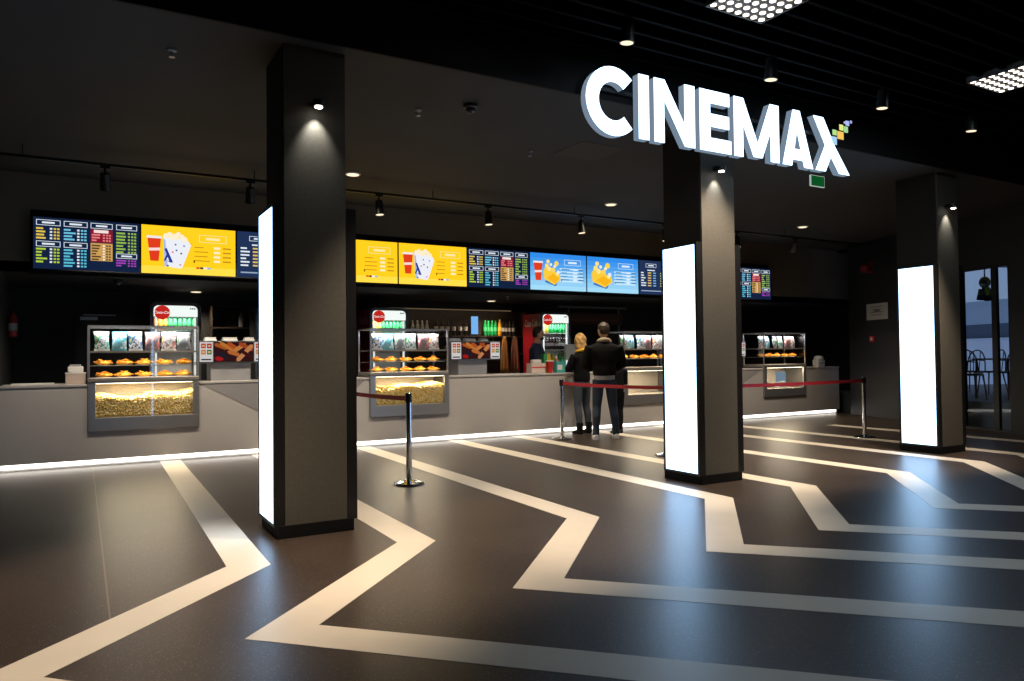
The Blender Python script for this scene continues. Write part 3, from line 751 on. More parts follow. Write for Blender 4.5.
# orange snack heaps
def chips(seed):
    rnd = random.Random(seed); m = MB(); ms = [mat('chip_%d' % i, c, 0.6) for i, c in enumerate(((0.75, 0.33, 0.03), (0.85, 0.47, 0.06), (0.62, 0.24, 0.02)))]
    for i in range(26):
        a = rnd.uniform(0, 6.3); rr = 0.075*math.sqrt(rnd.random()); x = rr*1.25*math.cos(a); y = rr*0.9*math.sin(a); z = 0.028+0.055*(1-(rr/0.08)**1.5)*rnd.uniform(0.3, 1)
        q = Matrix.Rotation(rnd.uniform(0, 6.3), 3, 'Z') @ Matrix.Rotation(rnd.uniform(-0.8, 0.8), 3, 'X')
        s_ = rnd.uniform(0.026, 0.036)
        tri = [Vector((s_*math.cos(t_), s_*math.sin(t_), 0.005*math.cos(2*t_))) for t_ in (0, 2.09, 4.19)]
        vs = [q@p+Vector((x, y, z)) for p in tri]+[q@(p+Vector((0, 0, 0.004)))+Vector((x, y, z)) for p in tri]
        m.add([(p.x, p.y, max(0.0035, p.z)) for p in vs], [(2, 1, 0), (3, 4, 5), (0, 1, 4, 3), (1, 2, 5, 4), (2, 0, 3, 5)], rnd.choice(ms))
    m.ell((0, 0, 0.03), (0.085, 0.062, 0.028), ms[1], 12, 6)
    m.prism([(0.10*math.cos(t*PI/8), 0.075*math.sin(t*PI/8)) for t in range(16)], 0.003, M_white, 'z', 0.0005)
    return m
ch0 = [chips(s).build('snack_heap') for s in (1, 2, 3)]; used = [0, 0, 0]
for ci in range(4):
    for zi, (z, nm) in enumerate(((1.2555, 'middle'), (1.1005, 'bottom'))):
        if ci >= 2 and zi == 1: continue
        for k in range(5):
            b = (k+ci+zi) % 3; loc = (CASES[ci]+0.17+k*0.235, CY+0.22, z)
            o = ch0[b] if not used[b] else dup(ch0[b], loc)
            used[b] = 1; o.location = loc
            tag(o, 'heap of orange crisps on %s shelf of %s' % (nm, WHERE[ci]), 'snack', 'orange snack heaps, %s shelf of %s' % (nm, WHERE[ci]))
# a tablet-like card and tray in the rightmost case's lower window
t = thing('price_card', 'pale blue card standing in the lower window of the rightmost display case', 'card', (CASES[3]+0.66, CY+0.14, 0.6065))
MB().box(-0.15, 0.15, 0.0, 0.012, 0.13, 0.33, scr(150, 180, 205, 0.5)).build('card', t); MB().box(-0.12, 0.12, -0.03, 0.10, 0.0, 0.13, M_grey).build('stand', t)
t = thing('food_tray', 'shallow tray of brown food in the lower window of the rightmost display case', 'tray', (CASES[3]+0.28, CY+0.24, 0.6065))
MB().prism([(-0.2, -0.08), (0.2, -0.08), (0.2, 0.15), (-0.2, 0.15)], 0.02, M_steel).build('tray', t)
m = MB(); rn = random.Random(4)
for k in range(14): m.ell((rn.uniform(-0.17, 0.17), rn.uniform(-0.04, 0.11), 0.045), (0.045, 0.035, 0.025), mat('brown_food', (0.3, 0.13, 0.05), 0.6), 8, 6)
m.build('food', t, True)

# ------------------------------------------------------------------ fridges and bottles
def make_fridge(label):
    t = thing('drinks_fridge', label, 'fridge', (0, 0, 0), 0, 'glass door drinks fridges behind the counter')
    w, h, D = 0.72, 2.2, 0.68
    m = MB()
    def rr(x0, x1, z0, z1, r_):
        pts = [(x0, z0), (x1, z0)]
        for k in range(7): a = k/6*PI/2; pts.append((x1-r_+r_*math.cos(a), z1-r_+r_*math.sin(a)))
        for k in range(7): a = PI/2+k/6*PI/2; pts.append((x0+r_+r_*math.cos(a), z1-r_+r_*math.sin(a)))
        return pts
    outer, inner = rr(-w/2, w/2, 0, h, 0.10), rr(-w/2+0.05, w/2-0.05, 0.12, h-0.05, 0.07)
    n = len(outer)
    vs = [(p[0], y, p[1]) for y in (0.0, 0.06) for p in outer+inner]
    fs = []
    for k in range(n):
        q = (k+1) % n
        fs += [(k, q, n+q, n+k), (2*n+k, 3*n+k, 3*n+q, 2*n+q), (k, 2*n+k, 2*n+q, q), (n+k, n+q, 3*n+q, 3*n+k)]
    m.add(vs, fs, M_steeld)
    m.build('door_frame', t)
    m = MB(); MB().box(-w/2, -w/2+0.04, 0.061, D, 0, h-0.03, mat('fridge_red', (0.36, 0.010, 0.018), 0.4)).build('red_side', t); m.box(w/2-0.04, w/2, 0.061, D, 0, h-0.03, M_steeld); m.box(-w/2+0.04, w/2-0.04, 0.061, D, h-0.04, h-0.03, M_steeld)
    m.box(-w/2, w/2, 0.061, D, 0.0, 0.11, M_steeld); m.build('cabinet', t)
    m = MB(); m.box(-w/2+0.04, w/2-0.04, 0.30, 0.32, 0.11, h-0.04, M_fint); m.build('back_lining', t)
    m = MB(); m.prism(rr(-w/2+0.052, w/2-0.052, h-0.22, h-0.052, 0.07), 0.03, M_fhead, 'y', 0.005); m.build('header', t)
    m = MB()
    for sx in (-1, 1): m.box(sx*(w/2-0.085)-0.014, sx*(w/2-0.085)+0.014, 0.02, 0.045, 0.14, h-0.23, M_fhead)
    m.build('door_light', t)
    for z in (1.765, 1.435, 1.105, 0.775, 0.445): MB().box(-w/2+0.041, w/2-0.041, 0.09, 0.299, z, z+0.012, M_white).build('shelf', t)
    MB().box(-w/2+0.051, w/2-0.051, 0.010, 0.016, 0.122, h-0.222, M_glass).build('door_glass', t)
    m = MB(); m.cyl((-0.19, -0.006, h-0.16), (-0.19, 0.004, h-0.16), 0.108, scr(200, 40, 32, 0.9), n=28)
    vs, fs = text_geo('Coca-Cola', 0.056, 0.35, 0.0012)
    m.add([(p[0]-0.19, -0.0075, p[1]+h-0.16) for p in vs], fs, scr(250, 235, 230, 0.9)); o = m.build('round_badge', t); o['label'] = 'round red badge with white script'
    m = MB(); 
    for k in range(3): m.box(0.20+k*0.028, 0.22+k*0.028, 0.002, 0.0045, h-0.105, h-0.085, scr(60, 70, 70, 0.7))
    m.build('header_mark', t)
    vs, fs = text_geo('Coca-Cola', 0.20, 0.35, 0.003)
    m = MB(); m.add([(-w/2-0.0015, 0.37-p[0]*0.55, 1.98+p[1]) for p in vs], fs, mat('script_white', (0.75, 0.7, 0.68), 0.4)); o = m.build('side_script', t); o['label'] = 'white script lettering on the red side'
    light('fridge_light', 'AREA', (0, 0.05, h-0.25), t, 2.2, (0.92, 1, 0.95), (0, 0.35, -1), (0.55, 0.08))
    return t
FX = (1.325, 4.777, 8.29)
FW = ('the fridge behind the leftmost display case', 'the fridge just right of the leftmost pillar', 'the fridge beside the shop worker')
f0 = make_fridge('lit drinks fridge with round red badge behind the leftmost display case'); f0.location = (FX[0], 12.5, 0)
dup(f0, (FX[1], 12.5, 0), label='lit drinks fridge just right of the leftmost pillar')
dup(f0, (FX[2], 12.5, 0), label='lit drinks fridge with round red badge beside the shop worker')
def bottle_mesh(body, cap, lab, h=0.25, r_=0.030):
    m = MB()
    b_ = mat('drink_%s' % str(body), body, 0.12, 0, spec=0.6); c_ = mat('cap_%s' % str(cap), cap, 0.4); l_ = mat('wrap_%s' % str(lab), lab, 0.4)
    m.lathe([(r_*0.8, 0), (r_, 0.01), (r_, h*0.30)], b_, n=12); m.lathe([(r_*1.02, h*0.30), (r_*1.02, h*0.55)], l_, n=12)
    m.lathe([(r_, h*0.55), (r_*0.96, h*0.62), (r_*0.55, h*0.80), (r_*0.42, h*0.90)], b_, n=12); m.lathe([(r_*0.48, h*0.90), (r_*0.48, h)], c_, n=12)
    return m
KIND = {'orange': ((0.85, 0.36, 0.03), (0.9, 0.55, 0.1), (0.9, 0.6, 0.1)), 'yellow': ((0.85, 0.65, 0.05), (0.85, 0.75, 0.1), (0.8, 0.7, 0.2)), 'green': ((0.02, 0.38, 0.10), (0.05, 0.5, 0.12), (0.10, 0.55, 0.22)),
        'cola': ((0.03, 0.012, 0.01), (0.55, 0.03, 0.03), (0.55, 0.50, 0.50)), 'dark': ((0.03, 0.02, 0.018), (0.02, 0.02, 0.02), (0.55, 0.5, 0.45)), 'pale': ((0.5, 0.52, 0.45), (0.7, 0.7, 0.7), (0.6, 0.6, 0.55))}
BP = {k: None for k in KIND}
def put_bottle(kind, loc, label, group):
    if BP[kind] is None: o = BP[kind] = bottle_mesh(*KIND[kind]).build('bottle', None, True)
    else: o = dup(BP[kind], loc)
    o.location = loc; tag(o, label, 'bottle', group)
    return o
ROWZ = (1.7775, 1.4475, 1.1175)
plan = {0: (['orange']*3+['green']*6, ['cola']*9), 1: (['yellow']*3+['green']*6, ['cola']*9), 2: (['yellow']*3+['green']*6, ['cola']*9, ['orange']*2+['yellow']*4+['green']*3)}
RN = ('top', 'second', 'third')
for fi, rows_ in plan.items():
    for ri, row in enumerate(rows_):
        for k, kd in enumerate(row):
            put_bottle(kd, (FX[fi]-0.272+k*0.068, 12.63, ROWZ[ri]), '%s bottle in the %s row of %s' % ({'cola': 'dark cola'}.get(kd, kd), RN[ri], FW[fi]), '%s bottles, %s row of %s' % (kd, RN[ri], FW[fi]))

# back wall shelving with bottles between the two right fridges
sh = thing('back_shelf', 'dark bottle shelving on the back wall right of the leftmost pillar', 'shelf', (5.18, 13.30, 0))
M_sh = mat('dark_wood_shelf', (0.05, 0.035, 0.025), 0.5)
MB().box(0, 2.9, 0.0, 0.28, 1.72, 1.745, M_sh).build('shelf_board', sh); MB().box(0, 2.9, 0.0, 0.28, 1.36, 1.385, M_sh).build('shelf_board', sh)
MB().box(0, 2.9, -0.1, 0.28, 0.86, 0.90, M_sh).build('shelf_board', sh)
MB().box(-0.03, 0, -0.1, 0.28, 0, 2.25, M_sh).build('side_panel', sh); MB().box(2.9, 2.93, 0, 0.28, 0, 2.25, M_sh).build('side_panel', sh)
MB().box(0, 2.9, 0.281, 0.295, 0, 2.25, M_sh).build('back_board', sh)
MB().box(0, 2.68, 0.24, 0.28, 2.26, 2.28, emis('shelf_glow', (1, 0.72, 0.4), 0.10)).build('shelf_light', sh)
light('shelf_light', 'AREA', (1.34, -0.08, 2.30), sh, 2.2, (1, 0.78, 0.5), None, (2.5, 0.1))
# left bay shelf behind the leftmost pillar
sl = thing('back_shelf', 'dark wall shelf right of the leftmost fridge', 'shelf', (1.95, 13.30, 0))
MB().box(0, 1.5, 0, 0.28, 1.84, 1.865, M_sh).build('shelf_board', sl); MB().box(0, 1.5, 0, 0.28, 2.2, 2.215, M_sh).build('shelf_board', sl)
MB().box(0, 0.02, 0, 0.28, 1.5, 2.2, M_sh).build('side_panel', sl); MB().box(1.48, 1.5, 0, 0.28, 1.5, 2.2, M_sh).build('side_panel', sl)
g1 = bottle_mesh((0.45, 0.45, 0.48), (0.02, 0.02, 0.02), (0.7, 0.7, 0.7), 0.28, 0.045).build('bottle', None, True, (2.45, 13.42, 1.866)); tag(g1, 'grey bottle on the wall shelf right of the leftmost fridge', 'bottle')
def shelf_row(kind, xs, z, label, sc, group):
    for x in xs:
        o = put_bottle(kind, (x, 13.42, z), label, group); o.scale = (sc, sc, sc)
shelf_row('pale', (5.60, 5.70, 5.80, 5.90), 1.746, 'pale jar-like bottle at the left end of the bottle shelving', 1.15, 'pale bottles on the shelving')
shelf_row('dark', (6.10, 6.22, 6.34, 6.48, 6.62, 6.74), 1.746, 'dark bottle with a pale wrap left of the shelf tablet', 1.3, 'dark bottles on the shelving')
shelf_row('green', (7.18, 7.26, 7.34, 7.42), 1.746, 'green bottle on the bottle shelving right of the shelf tablet', 1.25, 'green bottles on the shelving')
shelf_row('orange', (7.52,), 1.746, 'orange bottle on the bottle shelving right of the green bottles', 1.35, None)
shelf_row('dark', (7.60, 7.68, 7.76, 7.84), 1.746, 'dark bottle at the right end of the bottle shelving', 1.2, 'dark bottles at the end of the shelving')
shelf_row('green', (7.16, 7.26, 7.36), 1.386, 'green bottle on the lower bottle shelf, above the food picture panel', 1.2, 'green bottles on the lower shelf')
shelf_row('dark', (6.0, 6.3, 6.9, 7.0), 1.386, 'dark bottle on the lower bottle shelf', 1.15, 'dark bottles on the lower shelf')
t = thing('tablet', 'glowing pale blue tablet standing on the bottle shelving', 'tablet', (6.92, 13.38, 1.746))
MB().box(-0.085, 0.085, 0, 0.012, 0.012, 0.40, M_blackm, 0.003).build('casing', t); MB().box(-0.077, 0.077, -0.002, 0.0, 0.03, 0.385, scr(120, 180, 240, 1.0)).build('screen', t)
MB().box(-0.05, 0.05, 0.012, 0.09, 0.0, 0.012, M_blackm).build('stand', t)
# brown aprons hung at the shelving
def apron(loc, label, c, w_):
    t = thing('apron', label, 'apron', loc)
    m = MB(); vs = []; fs = []; nx, nz = 10, 8
    for j in range(nz+1):
        for k in range(nx+1):
            v = j/nz; u = k/nx-0.5; ww = w_*(0.30+0.70*(1-v)**0.5) if v > 0 else w_
            vs.append((u*ww, 0.018*math.sin(u*18)*(1-0.5*v), v*0.72-0.72))
    for j in range(nz):
        for k in range(nx): a = j*(nx+1)+k; fs.append((a, a+1, a+nx+2, a+nx+1))
    m.add(vs, fs, c); o = m.build('cloth', t, True); so = o.modifiers.new('s', 'SOLIDIFY'); so.thickness = 0.008
    MB().cyl((0, 0, 0.0), (0, 0.06, 0.01), 0.006, M_steel, n=8).build('hook', t)
apron((7.45, 13.1, 1.72), 'amber brown apron hanging below the bottle shelving', mat('amber_cloth', (0.50, 0.22, 0.05), 0.8, noise=0.3, nscale=8), 0.22)
apron((7.72, 13.15, 1.72), 'tan apron hanging beside the red cooler', mat('tan_cloth', (0.36, 0.16, 0.08), 0.8, noise=0.3, nscale=8), 0.24)

# black door and its closer, extinguisher on the left
dr = MB(); dr.box(0.0, 0.82, 13.56, 13.598, 0, 2.08, mat('black_door', (0.016, 0.016, 0.017), 0.5)); dro = struct(dr.build('door_1'))
m = MB(); m.box(0.06, 0.30, 13.50, 13.56, 1.96, 2.01, M_steel, 0.004); m.box(0.10, 0.55, 13.52, 13.54, 2.035, 2.047, M_steel); m.build('door_closer', dro)
t = thing('fire_extinguisher', 'red fire extinguisher on the wall at the far left', 'extinguisher', (-0.735, 12.1, 1.64))
M_exr = mat('extinguisher_red', (0.30, 0.012, 0.012), 0.4)
MB().lathe([(0.025, 0), (0.052, 0.01), (0.056, 0.03), (0.056, 0.27), (0.038, 0.31), (0.02, 0.33)], M_exr).build('cylinder', t, True)
m = MB(); m.cyl((0, 0, 0.33), (0, 0, 0.36), 0.016, M_blackm); m.box(-0.015, 0.07, -0.01, 0.01, 0.352, 0.366, M_blackm); m.build('valve', t)
MB().lathe([(0.0575, 0.09), (0.0575, 0.19)], mat('grey_label', (0.42, 0.42, 0.40), 0.6)).build('instruction_wrap', t, True)  # wrap coloured plain mid grey
MB().box(-0.0645, -0.056, -0.03, 0.03, 0.05, 0.26, M_blackm).build('wall_bracket', t)

# ------------------------------------------------------------------ counter-top units
def make_unit(label):
    t = thing('counter_display', label, 'display', (0, 0, 0), 0, 'food picture displays on the counter')
    MB().box(0.17, 0.70, 0.06, 0.42, CT, 1.27, mat('unit_grey', (0.36, 0.36, 0.375), 0.4, 0.3), 0.006).build('cabinet', t)
    m = MB(); m.box(0, 0.93, 0, 0.05, 1.262, 1.575, M_steeld, 0.004); m.build('panel', t)
    m = MB(); m.box(0.0, 0.93, 0.05, 0.44, 1.262, 1.28, M_steeld); m.build('tray_top', t)
    for k, x in enumerate((0.02, 0.74)):
        m = MB(); m.box(x, x+0.17, -0.004, 0, 1.285, 1.555, scr(228, 224, 222, 0.75))
        for a in range(2):
            for b in range(2):
                cc = ((205, 60, 50), (185, 40, 45), (215, 140, 75), (60, 130, 60))[a*2+b]
                m.box(x+0.018+b*0.075, x+0.078+b*0.075, -0.0055, -0.004, 1.47-a*0.085, 1.535-a*0.085, scr(*cc, 0.7))
                m.box(x+0.03+b*0.075, x+0.065+b*0.075, -0.0065, -0.0055, 1.49-a*0.085, 1.515-a*0.085, scr(240, 190, 150, 0.7))
        m.box(x+0.02, x+0.15, -0.0055, -0.004, 1.305, 1.325, scr(60, 60, 60, 0.7)); m.build('price_card', t)
    m = MB(); m.box(0.205, 0.725, -0.004, 0, 1.285, 1.555, scr(52, 24, 26, 0.8))
    rn = random.Random(5)
    # sausages in buns on a dark board
    for k, (x0, z0, x1, z1, cc, rr_) in enumerate(((0.23, 1.52, 0.36, 1.47, (196, 98, 42), 0.026), (0.30, 1.54, 0.45, 1.45, (224, 138, 62), 0.028), (0.40, 1.53, 0.50, 1.46, (205, 92, 40), 0.03),
                                           (0.48, 1.44, 0.60, 1.52, (226, 142, 76), 0.028), (0.55, 1.53, 0.70, 1.45, (188, 82, 38), 0.026), (0.52, 1.31, 0.70, 1.50, (226, 150, 96), 0.03),
                                           (0.40, 1.42, 0.52, 1.38, (215, 120, 62), 0.026), (0.24, 1.33, 0.30, 1.32, (190, 34, 34), 0.03), (0.27, 1.40, 0.36, 1.34, (40, 38, 52), 0.028), (0.58, 1.42, 0.70, 1.34, (70, 30, 26), 0.024))):
        dx, dz = x1-x0, z1-z0; ln = math.hypot(dx, dz); nx_, nz_ = -dz/ln*rr_, dx/ln*rr_
        y = -0.0042-0.0004*k
        pts = [(x0+nx_, z0+nz_), (x0-dx/ln*rr_, z0-dz/ln*rr_), (x0-nx_, z0-nz_), (x1-nx_, z1-nz_), (x1+dx/ln*rr_, z1+dz/ln*rr_), (x1+nx_, z1+nz_)]
        pts = [(min(0.724, max(0.206, a)), min(1.554, max(1.286, b))) for a, b in pts]
        m.add([(a, y, b) for a, b in pts], [list(range(6))], scr(*cc, 0.6))
    m.build('food_picture', t)
    return t
UY = 10.98
u0 = make_unit('grey counter display with a sausage picture, left of the leftmost pillar'); u0.location = (1.44, UY, 0)
dup(u0, (5.235, UY, 0), label='grey counter display with a sausage picture right of the second display case')
dup(u0, (11.05, UY, 0), label='grey counter display with a food picture left of the rightmost display case')
k0 = None
for ux, who in ((1.44, 'the left'), (5.235, 'the middle')):
    for q, (x, w_) in enumerate(((0.10, 0.16), (0.36, 0.20), (0.62, 0.14))):
        o = MB().box(-w_/2, w_/2, -0.07, 0.07, 0, 0.10, M_white, 0.008).box(-w_/2+0.01, w_/2-0.01, -0.06, 0.06, 0.10, 0.108, M_white).build('paper_tray_stack', None, False, (ux+x+0.08, UY+0.20, 1.281))
        o.scale = (1, 1, 3.2)
        tag(o, 'white stack of paper trays on %s counter display, %s' % (who, ('left one', 'centre one', 'right one')[q]), 'trays', 'paper tray stacks on the displays')
# left boxes
t = thing('serving_box', 'clear box with white packets on top, at the left end of the counter', 'box', (0.0, 10.95, CT))
MB().box(-0.11, 0.11, -0.09, 0.09, 0, 0.13, mat('frosted_box', (0.55, 0.45, 0.40), 0.3), 0.006).build('box', t); MB().box(-0.115, 0.115, -0.095, 0.095, 0.13, 0.145, M_white, 0.004).build('rim', t)
MB().box(-0.085, 0.085, -0.07, 0.07, 0.146, 0.22, M_white, 0.01).build('packet', t); MB().box(-0.07, 0.06, -0.05, 0.05, 0.221, 0.245, M_grey, 0.008).build('packet', t)
t = thing('paper_sheet', 'low pale paper lying on the worktop at the far left', 'paper', (-0.45, 10.88, CT))
MB().box(-0.22, 0.22, -0.08, 0.08, 0.0005, 0.022, M_white, 0.003).build('sheets', t)
# napkin box, cup, cartons
t = thing('napkin_box', 'white napkin box on the counter in front of the shop worker', 'box', (6.84, 10.95, CT))
MB().box(-0.14, 0.14, -0.09, 0.09, 0, 0.17, mat('napkin_card', (0.62, 0.52, 0.47), 0.5), 0.008).build('box', t); MB().box(-0.14, 0.14, -0.092, -0.0905, 0.09, 0.11, M_red).build('stripe', t)
MB().box(-0.09, 0.09, -0.05, 0.05, 0.17, 0.235, M_white, 0.02).build('napkins', t)
t = thing('paper_cup', 'red paper cup on the counter right of the napkin box', 'cup', (7.11, 10.93, CT))
MB().lathe([(0.048, 0), (0.05, 0.005), (0.066, 0.19), (0.069, 0.195), (0.069, 0.20), (0.06, 0.20)], M_red).build('cup', t, True); MB().lathe([(0.071, 0.198), (0.071, 0.21), (0.055, 0.218)], M_white).build('lid', t, True)
t = thing('snack_carton', 'yellow and green snack carton standing behind the red cup', 'carton', (7.15, 11.12, CT))
MB().box(-0.07, 0.07, -0.05, 0.05, 0, 0.33, mat('carton_yellow', (0.75, 0.50, 0.04), 0.5), 0.004).build('carton', t); MB().box(-0.071, 0.0, -0.051, 0.051, 0.16, 0.33, mat('carton_green', (0.05, 0.35, 0.12), 0.5)).build('green_panel', t)
t = thing('snack_carton', 'teal and white carton on the counter right of the red cup', 'carton', (7.33, 10.97, CT))
MB().box(-0.09, 0.09, -0.06, 0.06, 0, 0.20, mat('carton_teal', (0.06, 0.38, 0.40), 0.5), 0.004).build('carton', t); MB().box(-0.07, 0.03, -0.0615, -0.0602, 0.05, 0.14, M_white).build('white_panel', t)
t = thing('sauce_bottle', 'small pale pink sauce bottle behind the teal carton', 'bottle', (7.40, 11.15, CT))
MB().lathe([(0.04, 0), (0.045, 0.01), (0.045, 0.20), (0.02, 0.25)], mat('sauce_red', (0.55, 0.16, 0.13), 0.4)).build('body', t, True); MB().lathe([(0.018, 0.25), (0.006, 0.30)], M_white).build('nozzle', t, True)
t = thing('card_terminal', 'dark card terminal on the counter left of the blonde customer', 'terminal', (7.56, 10.90, CT))
MB().prism([(-0.09, 0), (0.09, 0), (0.09, 0.035), (-0.09, 0.07)], 0.08, M_blackm, 'x', -0.04).build('body', t); MB().box(-0.03, 0.03, -0.05, 0.0, 0.062, 0.066, M_grey).build('screen', t)
t = thing('till_monitor', 'grey till monitor seen from behind, left of the blonde customer', 'monitor', (7.70, 11.10, CT), 0.15)
MB().box(-0.17, 0.17, -0.02, 0.02, 0.22, 0.50, mat('monitor_back', (0.26, 0.29, 0.31), 0.4), 0.01).build('monitor', t); MB().box(-0.15, 0.15, 0.0205, 0.022, 0.24, 0.48, scr(120, 150, 170, 0.6)).build('screen', t)
m = MB(); m.box(-0.03, 0.03, 0.022, 0.06, 0.03, 0.32, M_blackm); m.box(-0.11, 0.11, -0.09, 0.11, 0, 0.03, M_blackm, 0.006); m.build('stand', t)
t = thing('napkin_holder', 'round-topped white napkin holder at the right end of the counter', 'holder', (14.22, 10.95, CT))
MB().box(-0.12, 0.12, -0.08, 0.08, 0, 0.16, mat('holder_white', (0.62, 0.58, 0.55), 0.5), 0.03).build('body', t, True); MB().lathe([(0.10, 0.16), (0.10, 0.20), (0.07, 0.235), (0.02, 0.24)], M_white).build('lid', t, True)
MB().box(-0.09, 0.09, -0.082, -0.0805, 0.06, 0.10, M_grey).build('slot', t)
# equipment silhouettes behind the customers: shelf rack with dark boxes over display case
t = thing('menu_board', 'dark brown menu board above the display case beside the customers', 'board', (9.25, 13.45, 1.75))
MB().box(-0.1, 1.5, 0, 0.04, 0.25, 0.52, mat('board_brown', (0.10, 0.055, 0.04), 0.5), 0.005).build('board', t)
m = MB(); m.box(-0.05, 1.4, -0.004, 0, 0.28, 0.48, mat('board_face', (0.16, 0.09, 0.07), 0.5)); 
for k in range(5): m.box(0.05+k*0.27, 0.25+k*0.27, -0.006, -0.004, 0.34, 0.37, mat('board_mark', (0.4, 0.13, 0.1), 0.5))
m.build('face', t)
MB().box(-0.25, 1.6, 0.0, 0.10, 0.62, 0.66, M_grey).build('lamp_bar', t)
m = MB(); m.box(0.0, 0.03, 0.0, 0.03, -1.75, 0.62, M_grey); m.box(1.37, 1.4, 0.0, 0.03, -1.75, 0.62, M_grey); m.build('post', t)
t = thing('coffee_machine', 'tall steel drinks machine behind the counter, left of the leftmost pillar', 'machine', (2.76, 12.6, 0))
MB().box(-0.25, 0.25, 0, 0.5, 0, 0.95, M_blackm).build('base_cabinet', t); MB().box(-0.25, 0.25, 0.0, 0.45, 0.951, 2.15, M_steeld, 0.02).build('body', t)
MB().box(-0.20, 0.20, -0.01, 0.0, 1.75, 1.95, emis('machine_panel', (1.0, 0.75, 0.45), 0.8)).build('lit_panel', t); MB().box(-0.20, 0.20, -0.09, 0, 1.35, 1.65, M_steel, 0.01).build('spout_block', t)

# ------------------------------------------------------------------ stanchions
def stanchion(label, loc, belt_to=None, sag=0.015, zb_=0.885):
    t = thing('barrier_post', label, 'barrier post', loc, 0, 'chrome queue barrier posts')
    MB().lathe([(0.160, 0.0), (0.162, 0.012), (0.155, 0.022), (0.10, 0.034), (0.05, 0.042), (0.034, 0.05)], M_chrome, n=28).build('base', t, True)
    MB().cyl((0, 0, 0.045), (0, 0, 0.845), 0.030, M_chrome, n=20).build('pole', t, True)
    MB().cyl((0, 0, 0.845), (0, 0, 0.935), 0.034, M_blackm, n=20).lathe([(0.034, 0.935), (0.030, 0.945), (0.0, 0.948)], M_chrome).build('cassette', t, True)
    if belt_to:
        dv = Vector((belt_to[0]-loc[0], belt_to[1]-loc[1], 0)); L = dv.length; dn = dv.normalized(); nr = Vector((-dn.y, dn.x, 0))
        vs = []; fs = []; n = 12
        for k in range(n+1):
            q = k/n; p = dn*(0.036+(L-0.072)*q); z = zb_-sag*4*q*(1-q)
            for s_ in (-0.002, 0.002):
                for zz in (-0.024, 0.024): vs.append((p+nr*s_+Vector((0, 0, z+zz)))[:])
        for k in range(n):
            a = 4*k; b = a+4
            fs += [(a, b, b+1, a+1), (a+2, a+3, b+3, b+2), (a+1, b+1, b+3, a+3), (a, a+2, b+2, b)]
        MB().add(vs, fs, M_belt).build('belt', t)
S1, S2, S3, S4, S5 = (2.99, 7.29, 0), (6.63, 9.86, 0), (10.54, 7.31, 0), (6.66, 7.46, 0), (2.97, 9.75, 0)
stanchion('chrome barrier post right of the leftmost pillar, its belt running back', S1, S5)
stanchion('chrome barrier post beside the customers at the counter', S2, S4)
stanchion('chrome barrier post near the rightmost pillar, its belt running left', S3, S4)
stanchion('chrome barrier post hidden behind the middle pillar', S4)
stanchion('chrome barrier post hidden behind the leftmost pillar', S5)

# ------------------------------------------------------------------ right wall fittings
def on_wall(name, label, cat, s, z):
    return thing(name, label, cat, W(s, z, 0), WA)          # local +x along the wall, -y faces... see below
t = on_wall('paper_notice', 'white paper notice on the dark right wall left of the rightmost pillar', 'notice', 0.95, 2.16)
sgn = 1
m = MB(); m.box(-0.33, 0.33, -0.012, -0.001, -0.165, 0.165, mat('notice_paper', (0.62, 0.63, 0.62), 0.7)); m.build('sheet', t)
m = MB()
for k in range(4): m.box(-0.20+0.04*(k % 2), 0.20-0.05*(k % 2), -0.0135, -0.012, 0.09-0.055*k, 0.105-0.055*k, mat('notice_ink', (0.22, 0.23, 0.24), 0.7))
m.box(-0.09, 0.09, -0.0135, -0.012, -0.02, 0.04, mat('notice_ink', (0.22, 0.23, 0.24), 0.7)); m.build('print', t)
t = on_wall('alarm_sounder', 'red alarm sounder high on the dark right wall', 'alarm', 0.76, 3.08)
MB().lathe([(0.07, -0.10), (0.10, -0.09), (0.10, 0.02), (0.06, 0.06)], mat('alarm_red', (0.30, 0.02, 0.02), 0.4), (0, -0.115, 0)).build('body', t, True); MB().box(-0.08, 0.08, -0.015, 0, -0.12, 0.12, mat('alarm_red', (0.30, 0.02, 0.02), 0.4), 0.004).build('bracket', t)
t = on_wall('alarm_call_point', 'small red and white call point below the paper notice', 'alarm', 0.80, 1.60)
MB().box(-0.07, 0.07, -0.04, 0, -0.06, 0.06, M_red, 0.008).build('box', t); MB().cyl((0, -0.046, 0), (0, -0.04, 0), 0.035, M_white).build('button', t)
t = thing('pendant_sensor', 'thin pendant sensor hanging left of the rightmost pillar top', 'sensor', (11.6, 7.36, 3.18))
MB().cyl((0, 0, 0.03), (0, 0, ZC-3.18), 0.006, M_blackm, n=6).build('cable', t); MB().ell((0, 0, 0.015), (0.022, 0.022, 0.022), M_white).build('tip', t, True)

